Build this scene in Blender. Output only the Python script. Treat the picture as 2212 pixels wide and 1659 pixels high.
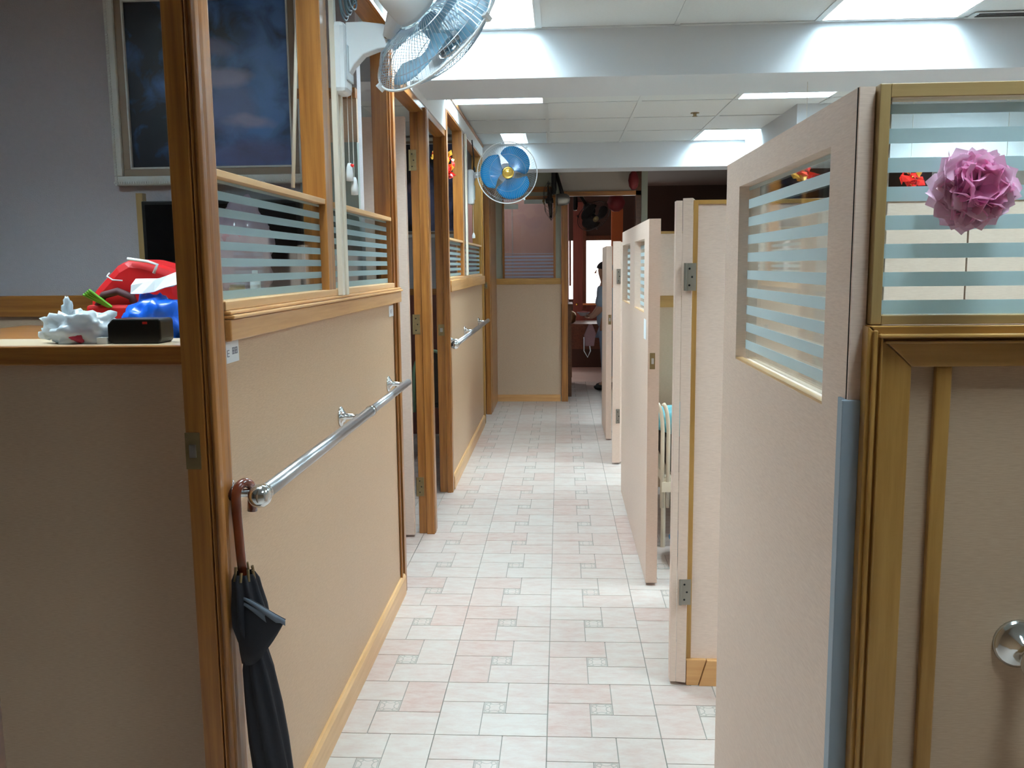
import bpy, bmesh, math, random
from mathutils import Vector, Matrix, noise
random.seed(7)
C = bpy.context.scene.collection
for o in list(bpy.data.objects): bpy.data.objects.remove(o)

# ------------------------------------------------------------------ camera, world, exposure
cam_d = bpy.data.cameras.new('camera'); cam = bpy.data.objects.new('camera', cam_d); C.objects.link(cam)
cam_d.sensor_width = 36; cam_d.lens = 31.188; cam_d.clip_start = 0.05
_r, _u, _f = (0.9984987, 0.05383722, -0.01009494), (0.00285536, 0.13288747, 0.99112702), (-0.05470102, 0.98966786, -0.13253424)
cam.matrix_world = Matrix(((_r[0], _u[0], -_f[0], 0), (_r[1], _u[1], -_f[1], 0), (_r[2], _u[2], -_f[2], 1.38101), (0, 0, 0, 1)))
bpy.context.scene.camera = cam
w = bpy.data.worlds.new('world'); bpy.context.scene.world = w; w.use_nodes = True
w.node_tree.nodes['Background'].inputs[0].default_value = (1.0, 0.98, 0.98, 1)
w.node_tree.nodes['Background'].inputs[1].default_value = 6.0
vs = bpy.context.scene.view_settings
vs.view_transform = 'Standard'; vs.look = 'None'; vs.gamma = 1; vs.use_curve_mapping = False
vs.exposure = 0.05
LAMP = 62.0          # ceiling diffuser radiance

# ------------------------------------------------------------------ helpers
def lin(r, g, b):
    f = lambda c: c / 12.92 if c <= 0.04045 else ((c + 0.055) / 1.055) ** 2.4
    return (f(r / 255), f(g / 255), f(b / 255), 1)

def wl(o):
    v = Vector((0, 0, 0))
    while o is not None:
        v += o.location; o = o.parent
    return v

class MB:
    def __init__(s): s.v, s.f, s.m, s.t = [], [], [], []
    def add(s, vs, fs, mi=0, tone=0.5):
        n = len(s.v); s.v += [tuple(p) for p in vs]
        for f in fs: s.f.append(tuple(i + n for i in f)); s.m.append(mi); s.t.append(tone)
        return s
    def box(s, x0, x1, y0, y1, z0, z1, mi=0, tone=0.5, M=None):
        vs = [Vector((x, y, z)) for z in (z0, z1) for y in (y0, y1) for x in (x0, x1)]
        if M: vs = [M @ p for p in vs]
        return s.add(vs, [(0, 2, 3, 1), (4, 5, 7, 6), (0, 1, 5, 4), (2, 6, 7, 3), (0, 4, 6, 2), (1, 3, 7, 5)], mi, tone)
    def prism(s, pts, axis, a0, a1, mi=0):
        """closed outline pts (2-D) swept along an axis; outline axes are the two others in x,y,z order"""
        def mk(p, a):
            q = list(p); q.insert(axis, a); return q
        n = len(pts); vs = [mk(p, a0) for p in pts] + [mk(p, a1) for p in pts]
        fs = [tuple(range(n)), tuple(range(2 * n - 1, n - 1, -1))] + [(i, n + i, n + (i + 1) % n, (i + 1) % n) for i in range(n)]
        return s.add(vs, fs, mi)
    def tube(s, pts, r, seg=8, mi=0, closed=False):
        pts = [Vector(p) for p in pts]; n = len(pts); rs = r if isinstance(r, (list, tuple)) else [r] * n
        vs = []; prev = None
        for i, p in enumerate(pts):
            if closed: t = pts[(i + 1) % n] - pts[i - 1]
            else: t = pts[min(i + 1, n - 1)] - pts[max(i - 1, 0)]
            t.normalize()
            if prev is None:
                a = t.orthogonal().normalized()
            else:
                a = (prev - t * prev.dot(t))
                a = a.normalized() if a.length > 1e-6 else t.orthogonal().normalized()
            prev = a; b = t.cross(a)
            for k in range(seg):
                an = 2 * math.pi * k / seg
                vs.append(p + (a * math.cos(an) + b * math.sin(an)) * rs[i])
        fs = []
        for i in range(n if closed else n - 1):
            j = (i + 1) % n
            for k in range(seg):
                k2 = (k + 1) % seg
                fs.append((i * seg + k, i * seg + k2, j * seg + k2, j * seg + k))
        if not closed: fs += [tuple(range(seg - 1, -1, -1)), tuple(range((n - 1) * seg, n * seg))]
        return s.add(vs, fs, mi)
    def lathe(s, prof, M=None, seg=24, mi=0, cap=True):
        """prof: (radius, height) along local z"""
        M = M or Matrix(); vs = []; n = len(prof)
        for r, h in prof:
            for k in range(seg):
                an = 2 * math.pi * k / seg; vs.append(M @ Vector((r * math.cos(an), r * math.sin(an), h)))
        fs = [(i * seg + k, i * seg + (k + 1) % seg, (i + 1) * seg + (k + 1) % seg, (i + 1) * seg + k) for i in range(n - 1) for k in range(seg)]
        if cap: fs += [tuple(range(seg - 1, -1, -1)), tuple(range((n - 1) * seg, n * seg))]
        return s.add(vs, fs, mi)
    def build(s, name, mat, parent=None, smooth=False, bevel=0, origin=None):
        me = bpy.data.meshes.new(name)
        off = wl(parent) if parent else Vector((0, 0, 0))
        if origin is not None: off = Vector(origin)
        me.from_pydata([Vector(p) - off for p in s.v], [], s.f); me.update()
        mats = mat if isinstance(mat, (list, tuple)) else [mat]
        for m in mats: me.materials.append(m)
        for p, mi in zip(me.polygons, s.m): p.material_index = mi; p.use_smooth = smooth
        bm = bmesh.new(); bm.from_mesh(me); bmesh.ops.recalc_face_normals(bm, faces=bm.faces); bm.to_mesh(me); bm.free()
        o = bpy.data.objects.new(name, me); C.objects.link(o)
        if parent: o.parent = parent
        if origin is not None: o.location = Vector(origin) - (wl(parent) if parent else Vector((0, 0, 0)))
        if bevel:
            b = o.modifiers.new('bevel', 'BEVEL'); b.width = bevel; b.segments = 2; b.limit_method = 'ANGLE'
        if smooth:
            for e in me.edges: pass
        return o

def bx(name, mat, parent, *a, bevel=0, **k):
    return MB().box(*a).build(name, mat, parent, bevel=bevel, **k)
def struct(o, label=None):
    o['kind'] = 'structure'
    if label: o['label'] = label
    return o
def thing(name, label, cat, loc=(0, 0, 0), group=None):
    o = bpy.data.objects.new(name, None); C.objects.link(o); o.location = loc; o.empty_display_size = 0.05
    o['label'] = label; o['category'] = cat
    if group: o['group'] = group
    return o
def tag(o, label, cat, group=None):
    o['label'] = label; o['category'] = cat
    if group: o['group'] = group
    return o
def frame_to(N, up=(0, 0, 1)):
    """matrix whose local z points along N"""
    N = Vector(N).normalized(); x = Vector(up).cross(N)
    if x.length < 1e-4: x = Vector((1, 0, 0))
    x.normalize(); y = N.cross(x)
    return Matrix(((x.x, y.x, N.x, 0), (x.y, y.y, N.y, 0), (x.z, y.z, N.z, 0), (0, 0, 0, 1)))

# ------------------------------------------------------------------ materials
MATS = {}
def new_mat(name):
    m = bpy.data.materials.new(name); m.use_nodes = True; MATS[name] = m
    nt = m.node_tree; b = nt.nodes['Principled BSDF']
    return m, nt, b
def plain(name, col, rough=0.5, metal=0.0, spec=0.5, bump=0, bscale=60, var=0.0, vscale=8, coat=0, emit=None, estr=0):
    m, nt, b = new_mat(name)
    b.inputs['Base Color'].default_value = col; b.inputs['Roughness'].default_value = rough; b.inputs['Metallic'].default_value = metal
    b.inputs['Specular IOR Level'].default_value = spec
    if coat: b.inputs['Coat Weight'].default_value = coat
    if emit: b.inputs['Emission Color'].default_value = emit; b.inputs['Emission Strength'].default_value = estr
    if bump or var:
        tc = nt.nodes.new('ShaderNodeTexCoord')
    if bump:
        n = nt.nodes.new('ShaderNodeTexNoise'); n.inputs['Scale'].default_value = bscale; n.inputs['Detail'].default_value = 4
        nt.links.new(tc.outputs['Object'], n.inputs['Vector'])
        bp = nt.nodes.new('ShaderNodeBump'); bp.inputs['Strength'].default_value = bump; bp.inputs['Distance'].default_value = 0.004
        nt.links.new(n.outputs['Fac'], bp.inputs['Height']); nt.links.new(bp.outputs['Normal'], b.inputs['Normal'])
    if var:
        n = nt.nodes.new('ShaderNodeTexNoise'); n.inputs['Scale'].default_value = vscale; n.inputs['Detail'].default_value = 5
        nt.links.new(tc.outputs['Object'], n.inputs['Vector'])
        mx = nt.nodes.new('ShaderNodeMix'); mx.data_type = 'RGBA'; mx.blend_type = 'MIX'
        mx.inputs[6].default_value = tuple(c * (1 - var) for c in col[:3]) + (1,)
        mx.inputs[7].default_value = tuple(min(1, c * (1 + var)) for c in col[:3]) + (1,)
        nt.links.new(n.outputs['Fac'], mx.inputs[0]); nt.links.new(mx.outputs[2], b.inputs['Base Color'])
    return m
def grain(name, dark, light, scale, rough=0.35, bump=0.06, detail=6, coat=0.0, lo=0.3, hi=0.7):
    m, nt, b = new_mat(name)
    tc = nt.nodes.new('ShaderNodeTexCoord'); mp = nt.nodes.new('ShaderNodeMapping'); mp.inputs['Scale'].default_value = scale
    n = nt.nodes.new('ShaderNodeTexNoise'); n.inputs['Scale'].default_value = 1; n.inputs['Detail'].default_value = detail; n.inputs['Roughness'].default_value = 0.6
    nt.links.new(tc.outputs['Object'], mp.inputs['Vector']); nt.links.new(mp.outputs['Vector'], n.inputs['Vector'])
    cr = nt.nodes.new('ShaderNodeValToRGB'); cr.color_ramp.elements[0].position = lo; cr.color_ramp.elements[1].position = hi
    cr.color_ramp.elements[0].color = dark; cr.color_ramp.elements[1].color = light
    nt.links.new(n.outputs['Fac'], cr.inputs['Fac']); nt.links.new(cr.outputs['Color'], b.inputs['Base Color'])
    b.inputs['Roughness'].default_value = rough
    if coat: b.inputs['Coat Weight'].default_value = coat; b.inputs['Coat Roughness'].default_value = 0.2
    bp = nt.nodes.new('ShaderNodeBump'); bp.inputs['Strength'].default_value = bump; bp.inputs['Distance'].default_value = 0.002
    nt.links.new(n.outputs['Fac'], bp.inputs['Height']); nt.links.new(bp.outputs['Normal'], b.inputs['Normal'])
    return m
WD, WL = lin(124, 74, 28), lin(174, 114, 52)
rail_wood = grain('light_rail_wood', lin(190, 136, 76), lin(216, 164, 102), (55, 2.5, 55), coat=0.3)
wood_z = grain('varnished_wood_upright', WD, WL, (55, 55, 2.5), coat=0.3)
wood_y = grain('varnished_wood_lengthwise', WD, WL, (55, 2.5, 55), coat=0.3)
wood_x = grain('varnished_wood_crosswise', WD, WL, (2.5, 55, 55), coat=0.3)
oak_z = grain('honey_wood_upright', lin(152, 108, 48), lin(186, 142, 76), (45, 45, 3), coat=0.3)
oak_x = grain('honey_wood_crosswise', lin(152, 108, 48), lin(186, 142, 76), (3, 45, 45), coat=0.3)
pale_y = grain('pale_wood_lengthwise', lin(205, 158, 106), lin(226, 184, 134), (40, 2.5, 40))
pale_x = grain('pale_wood_crosswise', lin(196, 140, 84), lin(218, 168, 112), (2.5, 40, 40))
khaki_z = grain('khaki_wood_upright', lin(150, 122, 78), lin(172, 144, 98), (50, 50, 3))
khaki_x = grain('khaki_wood_crosswise', lin(150, 122, 78), lin(172, 144, 98), (3, 50, 50))
dark_wood = grain('dark_wood', lin(72, 42, 24), lin(100, 62, 38), (40, 3, 40))
red_wood = grain('reddish_wood', lin(96, 54, 46), lin(122, 70, 58), (40, 40, 3))
tan_lam = grain('tan_linen_laminate', lin(186, 153, 122), lin(202, 170, 138), (60, 60, 700), rough=0.42, bump=0.03, detail=3)
tan_lam_f = grain('tan_linen_laminate_front', lin(188, 160, 134), lin(202, 176, 150), (60, 60, 700), rough=0.5, bump=0.03, detail=3)
pink_lam = grain('beige_linen_laminate', lin(218, 192, 176), lin(232, 208, 192), (50, 50, 600), rough=0.5, bump=0.03, detail=3)
grey_wall = plain('grey_textured_paint', lin(176, 172, 176), 0.9, spec=0.1, bump=0.5, bscale=220, var=0.05, vscale=60)
white_paint = plain('white_paint', lin(232, 232, 230), 0.7, spec=0.2)
beam_paint = plain('beam_paint', lin(208, 212, 216), 0.9, spec=0.1)
tile_ceil = plain('mineral_ceiling_tile', lin(214, 219, 219), 0.95, spec=0.05, bump=0.35, bscale=260, var=0.04, vscale=90)
tbar_mat = plain('ceiling_grid_metal', lin(206, 212, 212), 0.5)
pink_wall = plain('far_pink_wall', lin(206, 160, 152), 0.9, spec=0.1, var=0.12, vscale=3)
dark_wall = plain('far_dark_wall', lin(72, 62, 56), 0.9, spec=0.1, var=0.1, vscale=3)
greygreen = plain('grey_green_paint', lin(158, 160, 144), 0.7)
chrome = plain('chrome', lin(215, 220, 222), 0.12, metal=1)
steel = plain('brushed_steel', lin(190, 192, 196), 0.28, metal=1)
dull_metal = plain('tarnished_metal', lin(142, 124, 90), 0.45, metal=0.8, var=0.25, vscale=60)
grey_metal = plain('grey_hinge_metal', lin(150, 146, 138), 0.4, metal=0.8)
dark_hole = plain('black_recess', lin(16, 14, 12), 0.8)
white_pl = plain('white_plastic', lin(236, 240, 242), 0.3)
shade_pl = plain('light_grey_plastic', lin(196, 204, 208), 0.35)
pipe_pl = plain('cream_trunking', lin(226, 216, 198), 0.45)
guard_pl = plain('blue_grey_vinyl', lin(150, 164, 178), 0.5)
blk = plain('black_plastic', lin(14, 14, 15), 0.35)
tv_mat = plain('black_screen', lin(8, 8, 9), 0.2)
grout = plain('dark_grout', lin(150, 146, 138), 0.9, spec=0.1)
umb_cloth = plain('navy_black_fabric', lin(26, 28, 38), 0.75, bump=0.3, bscale=30)
umb_edge = plain('slate_grey_fabric', lin(104, 114, 128), 0.7)
umb_wood = plain('red_brown_varnish', lin(104, 44, 24), 0.22, var=0.2, vscale=20, coat=0.6)
red_cloth = plain('red_nylon', lin(196, 16, 22), 0.45, bump=0.5, bscale=16)
green_leaf = plain('green_stalk', lin(96, 170, 30), 0.5)
blue_bagm = plain('blue_plastic_bag', lin(20, 96, 214), 0.3, bump=0.6, bscale=18, var=0.3, vscale=9)
paper_w = plain('white_paper', lin(236, 240, 244), 0.7)
ink = plain('grey_ink', lin(110, 112, 130), 0.8)
red_led = plain('red_mark', lin(190, 30, 20), 0.5)
amber = plain('amber_jar_content', lin(156, 128, 74), 0.4, var=0.3, vscale=40)
gold = plain('gold_plastic', lin(206, 172, 84), 0.25, metal=0.7)
red_tin = plain('red_foil', lin(224, 36, 30), 0.35)
gold_tin = plain('gold_foil', lin(240, 178, 60), 0.35, metal=0.2)
red_dark = plain('dark_red_paper', lin(110, 20, 22), 0.6)
orange_cl = plain('orange_brown_curtain', lin(190, 104, 56), 0.8)
skin = plain('skin', lin(186, 140, 116), 0.6)
hairm = plain('dark_hair', lin(34, 28, 30), 0.7)
blue_shirt = plain('pale_blue_cotton', lin(150, 170, 190), 0.85, bump=0.3, bscale=20)
blue_trs = plain('grey_blue_cotton', lin(136, 152, 176), 0.85, bump=0.3, bscale=20)
bedblue = plain('printed_blanket', lin(120, 190, 200), 0.9, var=0.6, vscale=12)
basin_m = plain('blue_plastic_basin', lin(30, 92, 130), 0.35)
cream_m = plain('cream_enamel', lin(226, 214, 192), 0.3)
silver_f = plain('silver_gilt_frame', lin(208, 212, 208), 0.4, metal=0.25, bump=0.7, bscale=120)
taupe_f = plain('taupe_frame', lin(132, 116, 98), 0.5)
cable_m = plain('grey_blue_cable', lin(112, 140, 154), 0.4)
wirem = plain('guard_wire', lin(176, 190, 200), 0.3, metal=0.5)
cordm = plain('white_cord', lin(224, 222, 214), 0.6)
pinkflm = None

def transl(name, col, alpha=0.0, rough=0.5, trans=0.35, spec_w=0.05):
    """thin translucent sheet: diffuse + translucent, partly clear"""
    m = bpy.data.materials.new(name); m.use_nodes = True; nt = m.node_tree; nt.nodes.clear()
    out = nt.nodes.new('ShaderNodeOutputMaterial'); d = nt.nodes.new('ShaderNodeBsdfDiffuse'); t = nt.nodes.new('ShaderNodeBsdfTranslucent')
    d.inputs[0].default_value = col; t.inputs[0].default_value = col
    a = nt.nodes.new('ShaderNodeMixShader'); a.inputs[0].default_value = trans
    nt.links.new(d.outputs[0], a.inputs[1]); nt.links.new(t.outputs[0], a.inputs[2])
    g = nt.nodes.new('ShaderNodeBsdfGlossy'); g.inputs['Roughness'].default_value = rough
    c = nt.nodes.new('ShaderNodeMixShader'); c.inputs[0].default_value = spec_w
    nt.links.new(a.outputs[0], c.inputs[1]); nt.links.new(g.outputs[0], c.inputs[2])
    tr = nt.nodes.new('ShaderNodeBsdfTransparent'); b = nt.nodes.new('ShaderNodeMixShader'); b.inputs[0].default_value = alpha
    nt.links.new(c.outputs[0], b.inputs[1]); nt.links.new(tr.outputs[0], b.inputs[2]); nt.links.new(b.outputs[0], out.inputs[0])
    return m
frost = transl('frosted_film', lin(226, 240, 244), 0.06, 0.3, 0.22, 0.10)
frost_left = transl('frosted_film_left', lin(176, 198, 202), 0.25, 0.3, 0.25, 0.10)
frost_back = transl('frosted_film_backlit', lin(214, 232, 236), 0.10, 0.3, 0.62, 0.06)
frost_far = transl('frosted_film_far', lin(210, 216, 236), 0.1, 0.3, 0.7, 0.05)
bag_mat = transl('thin_white_plastic_bag', lin(224, 234, 240), 0.08, 0.25, 0.3, 0.12)
bag_pink = transl('pink_white_plastic_bag', lin(218, 196, 214), 0.1, 0.25, 0.3, 0.12)
petal_mat = transl('pink_tissue_paper', lin(255, 218, 240), 0.0, 0.5, 0.3, 0.0)
petal_in = transl('rose_tissue_paper', lin(252, 186, 222), 0.0, 0.5, 0.3, 0.0)
blade_lt = transl('clear_pale_blue_blade', lin(150, 200, 226), 0.25, 0.15, 0.4, 0.15)
blade_bl = transl('clear_blue_blade', lin(0, 150, 214), 0.08, 0.35, 0.3, 0.03)
blade_dk = plain('dark_blade', lin(30, 26, 24), 0.5)
def glass_mat(name, tint, refl=0.07):
    m = bpy.data.materials.new(name); m.use_nodes = True; nt = m.node_tree; nt.nodes.clear()
    out = nt.nodes.new('ShaderNodeOutputMaterial'); t = nt.nodes.new('ShaderNodeBsdfTransparent'); t.inputs[0].default_value = tint
    g = nt.nodes.new('ShaderNodeBsdfGlossy'); g.inputs['Roughness'].default_value = 0.03
    lw = nt.nodes.new('ShaderNodeLayerWeight'); pw_ = nt.nodes.new('ShaderNodeMath'); pw_.operation = 'POWER'; pw_.inputs[1].default_value = 4.5
    nt.links.new(lw.outputs['Facing'], pw_.inputs[0]); ma = nt.nodes.new('ShaderNodeMath'); ma.operation = 'MULTIPLY_ADD'; ma.inputs[1].default_value = 0.9; ma.inputs[2].default_value = 0.035
    nt.links.new(pw_.outputs[0], ma.inputs[0])
    mx = nt.nodes.new('ShaderNodeMixShader'); nt.links.new(ma.outputs[0], mx.inputs[0])
    nt.links.new(t.outputs[0], mx.inputs[1]); nt.links.new(g.outputs[0], mx.inputs[2]); nt.links.new(mx.outputs[0], out.inputs[0])
    return m
glass = glass_mat('window_glass', (0.93, 0.97, 0.96, 1))
louver_m = plain('louver_metal', lin(196, 204, 210), 0.35, metal=0.3)
lampm = plain('lit_diffuser', (1, 1, 1, 1), 0.5, emit=(0.74, 0.93, 1.0, 1), estr=LAMP)
lamp_weak = plain('dim_diffuser', lin(200, 214, 220), 0.5)

def tile_material():
    m, nt, b = new_mat('floor_tile_glaze')
    L = nt.links.new; N = nt.nodes.new
    geo = N('ShaderNodeNewGeometry'); tc = N('ShaderNodeTexCoord')
    at = N('ShaderNodeAttribute'); at.attribute_name = 'tone'; oi = N('ShaderNodeObjectInfo')
    n1 = N('ShaderNodeTexNoise'); n1.inputs['Scale'].default_value = 15; n1.inputs['Detail'].default_value = 9; n1.inputs['Roughness'].default_value = 0.72
    mp = N('ShaderNodeMapping'); mp.inputs['Scale'].default_value = (0.8, 2.0, 1)
    L(geo.outputs['Position'], mp.inputs[0]); L(mp.outputs[0], n1.inputs['Vector'])
    # pinkness = noise + piece tone + tile random
    a = N('ShaderNodeMath'); a.operation = 'MULTIPLY_ADD'; L(at.outputs['Fac'], a.inputs[0]); a.inputs[1].default_value = 0.17; L(n1.outputs['Fac'], a.inputs[2])
    c = N('ShaderNodeMath'); c.operation = 'MULTIPLY_ADD'; L(oi.outputs['Random'], c.inputs[0]); c.inputs[1].default_value = 0.10; L(a.outputs[0], c.inputs[2])
    cr = N('ShaderNodeValToRGB'); e = cr.color_ramp.elements
    e[0].position = 0.46; e[0].color = lin(198, 189, 182); e[1].position = 0.98; e[1].color = lin(180, 142, 130)
    k = e.new(0.70); k.color = lin(192, 172, 164)
    L(c.outputs[0], cr.inputs[0])
    # printed scroll emblem on the small centre piece (object origin = tile centre)
    sp = N('ShaderNodeSeparateXYZ'); L(tc.outputs['Object'], sp.inputs[0])
    def mth(op, i0, i1=None, v1=None):
        n = N('ShaderNodeMath'); n.operation = op; L(i0, n.inputs[0])
        if i1 is not None: L(i1, n.inputs[1])
        elif v1 is not None: n.inputs[1].default_value = v1
        return n.outputs[0]
    ax = mth('ABSOLUTE', mth('MULTIPLY', sp.outputs[0], v1=1 / 0.033)); ay = mth('ABSOLUTE', mth('MULTIPLY', sp.outputs[1], v1=1 / 0.033))
    def ring(cx, cy, r, wdt):
        dx = mth('SUBTRACT', ax, v1=cx); dy = mth('SUBTRACT', ay, v1=cy)
        d = mth('SQRT', mth('ADD', mth('MULTIPLY', dx, dx), mth('MULTIPLY', dy, dy)))
        return mth('LESS_THAN', mth('ABSOLUTE', mth('SUBTRACT', d, v1=r)), v1=wdt)
    mxy = mth('MAXIMUM', ax, ay)
    lines = mth('MAXIMUM', mth('MAXIMUM', ring(1.0, 0, 0.55, 0.05), ring(0, 1.05, 0.5, 0.05)), ring(0.62, 0.62, 0.2, 0.05))
    lines = mth('MAXIMUM', lines, mth('LESS_THAN', mth('ABSOLUTE', mth('SUBTRACT', mxy, v1=0.93)), v1=0.05))
    lines = mth('MULTIPLY', lines, mth('LESS_THAN', mxy, v1=1.0))
    mx = N('ShaderNodeMix'); mx.data_type = 'RGBA'; L(mth('MULTIPLY', lines, v1=0.55), mx.inputs[0]); L(cr.outputs[0], mx.inputs[6]); mx.inputs[7].default_value = lin(120, 122, 112)
    L(mx.outputs[2], b.inputs['Base Color'])
    rr = N('ShaderNodeMapRange'); rr.inputs[3].default_value = 0.22; rr.inputs[4].default_value = 0.42; L(n1.outputs['Fac'], rr.inputs[0]); L(rr.outputs[0], b.inputs['Roughness'])
    bp = N('ShaderNodeBump'); bp.inputs['Strength'].default_value = 0.25; bp.inputs['Distance'].default_value = 0.002
    n2 = N('ShaderNodeTexNoise'); n2.inputs['Scale'].default_value = 30; L(geo.outputs['Position'], n2.inputs['Vector'])
    L(n2.outputs['Fac'], bp.inputs['Height']); L(bp.outputs['Normal'], b.inputs['Normal'])
    return m
tile_mat = tile_material()

def picture_material(name, pale, mid, dark):
    """muted painted canvas: soft colour fields only"""
    m, nt, b = new_mat(name); L = nt.links.new; N = nt.nodes.new
    tc = N('ShaderNodeTexCoord'); n = N('ShaderNodeTexNoise'); n.inputs['Scale'].default_value = 5.5; n.inputs['Detail'].default_value = 7; n.inputs['Distortion'].default_value = 0.6
    L(tc.outputs['Generated'], n.inputs['Vector'])
    cr = N('ShaderNodeValToRGB'); e = cr.color_ramp.elements; e[0].position = 0.36; e[0].color = dark; e[1].position = 0.66; e[1].color = mid
    sp = N('ShaderNodeSeparateXYZ'); L(tc.outputs['Generated'], sp.inputs[0])
    gr = N('ShaderNodeMapRange'); gr.inputs[1].default_value = 0.15; gr.inputs[2].default_value = 0.95; gr.inputs[3].default_value = -0.16; gr.inputs[4].default_value = 0.10; L(sp.outputs[0], gr.inputs[0])
    ad = N('ShaderNodeMath'); ad.operation = 'ADD'; L(n.outputs['Fac'], ad.inputs[0]); L(gr.outputs[0], ad.inputs[1]); L(ad.outputs[0], cr.inputs[0])
    col = cr.outputs[0]
    def blob(cx, cz, sx, sz, c, edge=0.5, k=0.9):
        nonlocal col
        mp = N('ShaderNodeMapping'); mp.inputs['Location'].default_value = (-cx / sx, 0, -cz / sz); mp.inputs['Scale'].default_value = (1 / sx, 0, 1 / sz)
        nd = N('ShaderNodeTexNoise'); nd.inputs['Scale'].default_value = 4; nd.inputs['Detail'].default_value = 3; L(tc.outputs['Generated'], nd.inputs['Vector'])
        av = N('ShaderNodeVectorMath'); av.operation = 'MULTIPLY_ADD'; av.inputs[1].default_value = (0.12, 0.0, 0.12); L(nd.outputs['Color'], av.inputs[0]); L(tc.outputs['Generated'], av.inputs[2])
        L(av.outputs[0], mp.inputs[0])
        ln = N('ShaderNodeVectorMath'); ln.operation = 'LENGTH'; L(mp.outputs[0], ln.inputs[0])
        r = N('ShaderNodeMapRange'); r.inputs[1].default_value = 1; r.inputs[2].default_value = 1 - edge; r.inputs[3].default_value = 0; r.inputs[4].default_value = k; L(ln.outputs['Value'], r.inputs[0])
        mx = N('ShaderNodeMix'); mx.data_type = 'RGBA'; L(r.outputs[0], mx.inputs[0]); L(col, mx.inputs[6]); mx.inputs[7].default_value = c; col = mx.outputs[2]
    for a in pale: blob(*a)
    L(col, b.inputs['Base Color']); b.inputs['Roughness'].default_value = 0.4
    return m
pic1 = picture_material('blue_toned_picture', [
    (0.80, 0.12, 0.45, 0.14, lin(84, 84, 124), 0.6, 0.8), (0.70, 0.42, 0.20, 0.20, lin(96, 110, 156), 0.4), (0.66, 0.60, 0.2, 0.08, lin(146, 146, 176), 0.5),
    (0.62, 0.78, 0.16, 0.07, lin(104, 104, 136), 0.6), (0.92, 0.55, 0.12, 0.40, lin(86, 130, 190), 0.7, 0.6), (0.80, 0.33, 0.20, 0.05, lin(150, 150, 180), 0.6, 0.8)], lin(72, 112, 172), lin(10, 12, 26))
pic2 = picture_material('dark_picture', [(0.5, 0.35, 0.4, 0.3, lin(96, 104, 140), 0.6), (0.4, 0.55, 0.2, 0.1, lin(150, 120, 130), 0.6)], lin(80, 90, 130), lin(8, 8, 16))

# ------------------------------------------------------------------ floor
S = 0.335; X0 = -0.3779; Y0 = 2.4615
floor = struct(MB().box(-3.4, 3.6, -2.0, 12.6, -0.06, -0.0035).build('floor', grout), 'pale pink and cream tiled floor')
tile_meshes = []
g = 0.0016
def tile_mesh(seed):
    rnd = random.Random(seed); h = S / 2 - 0.0016; a = S * (0.395 - 0.5); b_ = S * (0.605 - 0.5)
    mb = MB(); mb.box(-h, h, -h, h, -0.006, -0.0018, 1, 0)
    for (x0, x1, y0, y1) in [(-h, b_ - g, b_ + g, h), (b_ + g, h, a + g, h), (a + g, h, -h, a - g), (-h, a - g, -h, b_ - g), (a + g, b_ - g, a + g, b_ - g)]:
        t = rnd.choice([0, 0.1, 0.2, 0.5, 0.9]) if (x1 - x0) > 0.08 else 0.0
        mb.box(x0, x1, y0, y1, -0.004, 0.0, 0, t)
    me = bpy.data.meshes.new('tile'); me.from_pydata(mb.v, [], mb.f); me.materials.append(tile_mat); me.materials.append(grout)
    for p, mi in zip(me.polygons, mb.m): p.material_index = mi
    ca = me.attributes.new('tone', 'FLOAT', 'FACE')
    for i, t in enumerate(mb.t): ca.data[i].value = t
    bm = bmesh.new(); bm.from_mesh(me); bmesh.ops.recalc_face_normals(bm, faces=bm.faces); bm.to_mesh(me); bm.free()
    return me
tile_meshes = [tile_mesh(i) for i in range(8)]
rt = random.Random(3)
for i in range(-3, 5):
    for j in range(-3, 24):
        xc, yc = X0 + (i + 0.5) * S, Y0 + (j + 0.5) * S
        o = bpy.data.objects.new('tile', rt.choice(tile_meshes)); C.objects.link(o); o.parent = floor; o.location = (xc, yc, 0)
xa, xb, ya, yb = X0 - 3 * S, X0 + 5 * S, Y0 - 3 * S, Y0 + 24 * S
mb = MB()
for (a0, a1, b0, b1) in [(-3.4, xa, -2, 12.6), (xb, 3.6, -2, 12.6), (xa, xb, -2, ya), (xa, xb, yb, 12.6)]: mb.box(a0, a1, b0, b1, -0.004, 0)
plain_tile = plain('plain_floor_tile', lin(212, 196, 186), 0.35, var=0.08, vscale=6)
o = mb.build('tile_field', plain_tile, floor); o['kind'] = 'stuff'

# ------------------------------------------------------------------ shell walls
struct(bx('wall_back', tan_lam_f, None, -3.4, 3.6, -2.05, -2.0, 0, 2.6), 'wall behind the viewer')
struct(bx('wall_far_left', grey_wall, None, -3.45, -3.4, -2, 12.6, 0, 2.6), 'outer wall of the left cubicles')
struct(bx('wall_far_right', white_paint, None, 3.6, 3.65, -2, 9.0, 0, 2.6), 'outer wall of the right cubicles')

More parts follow.
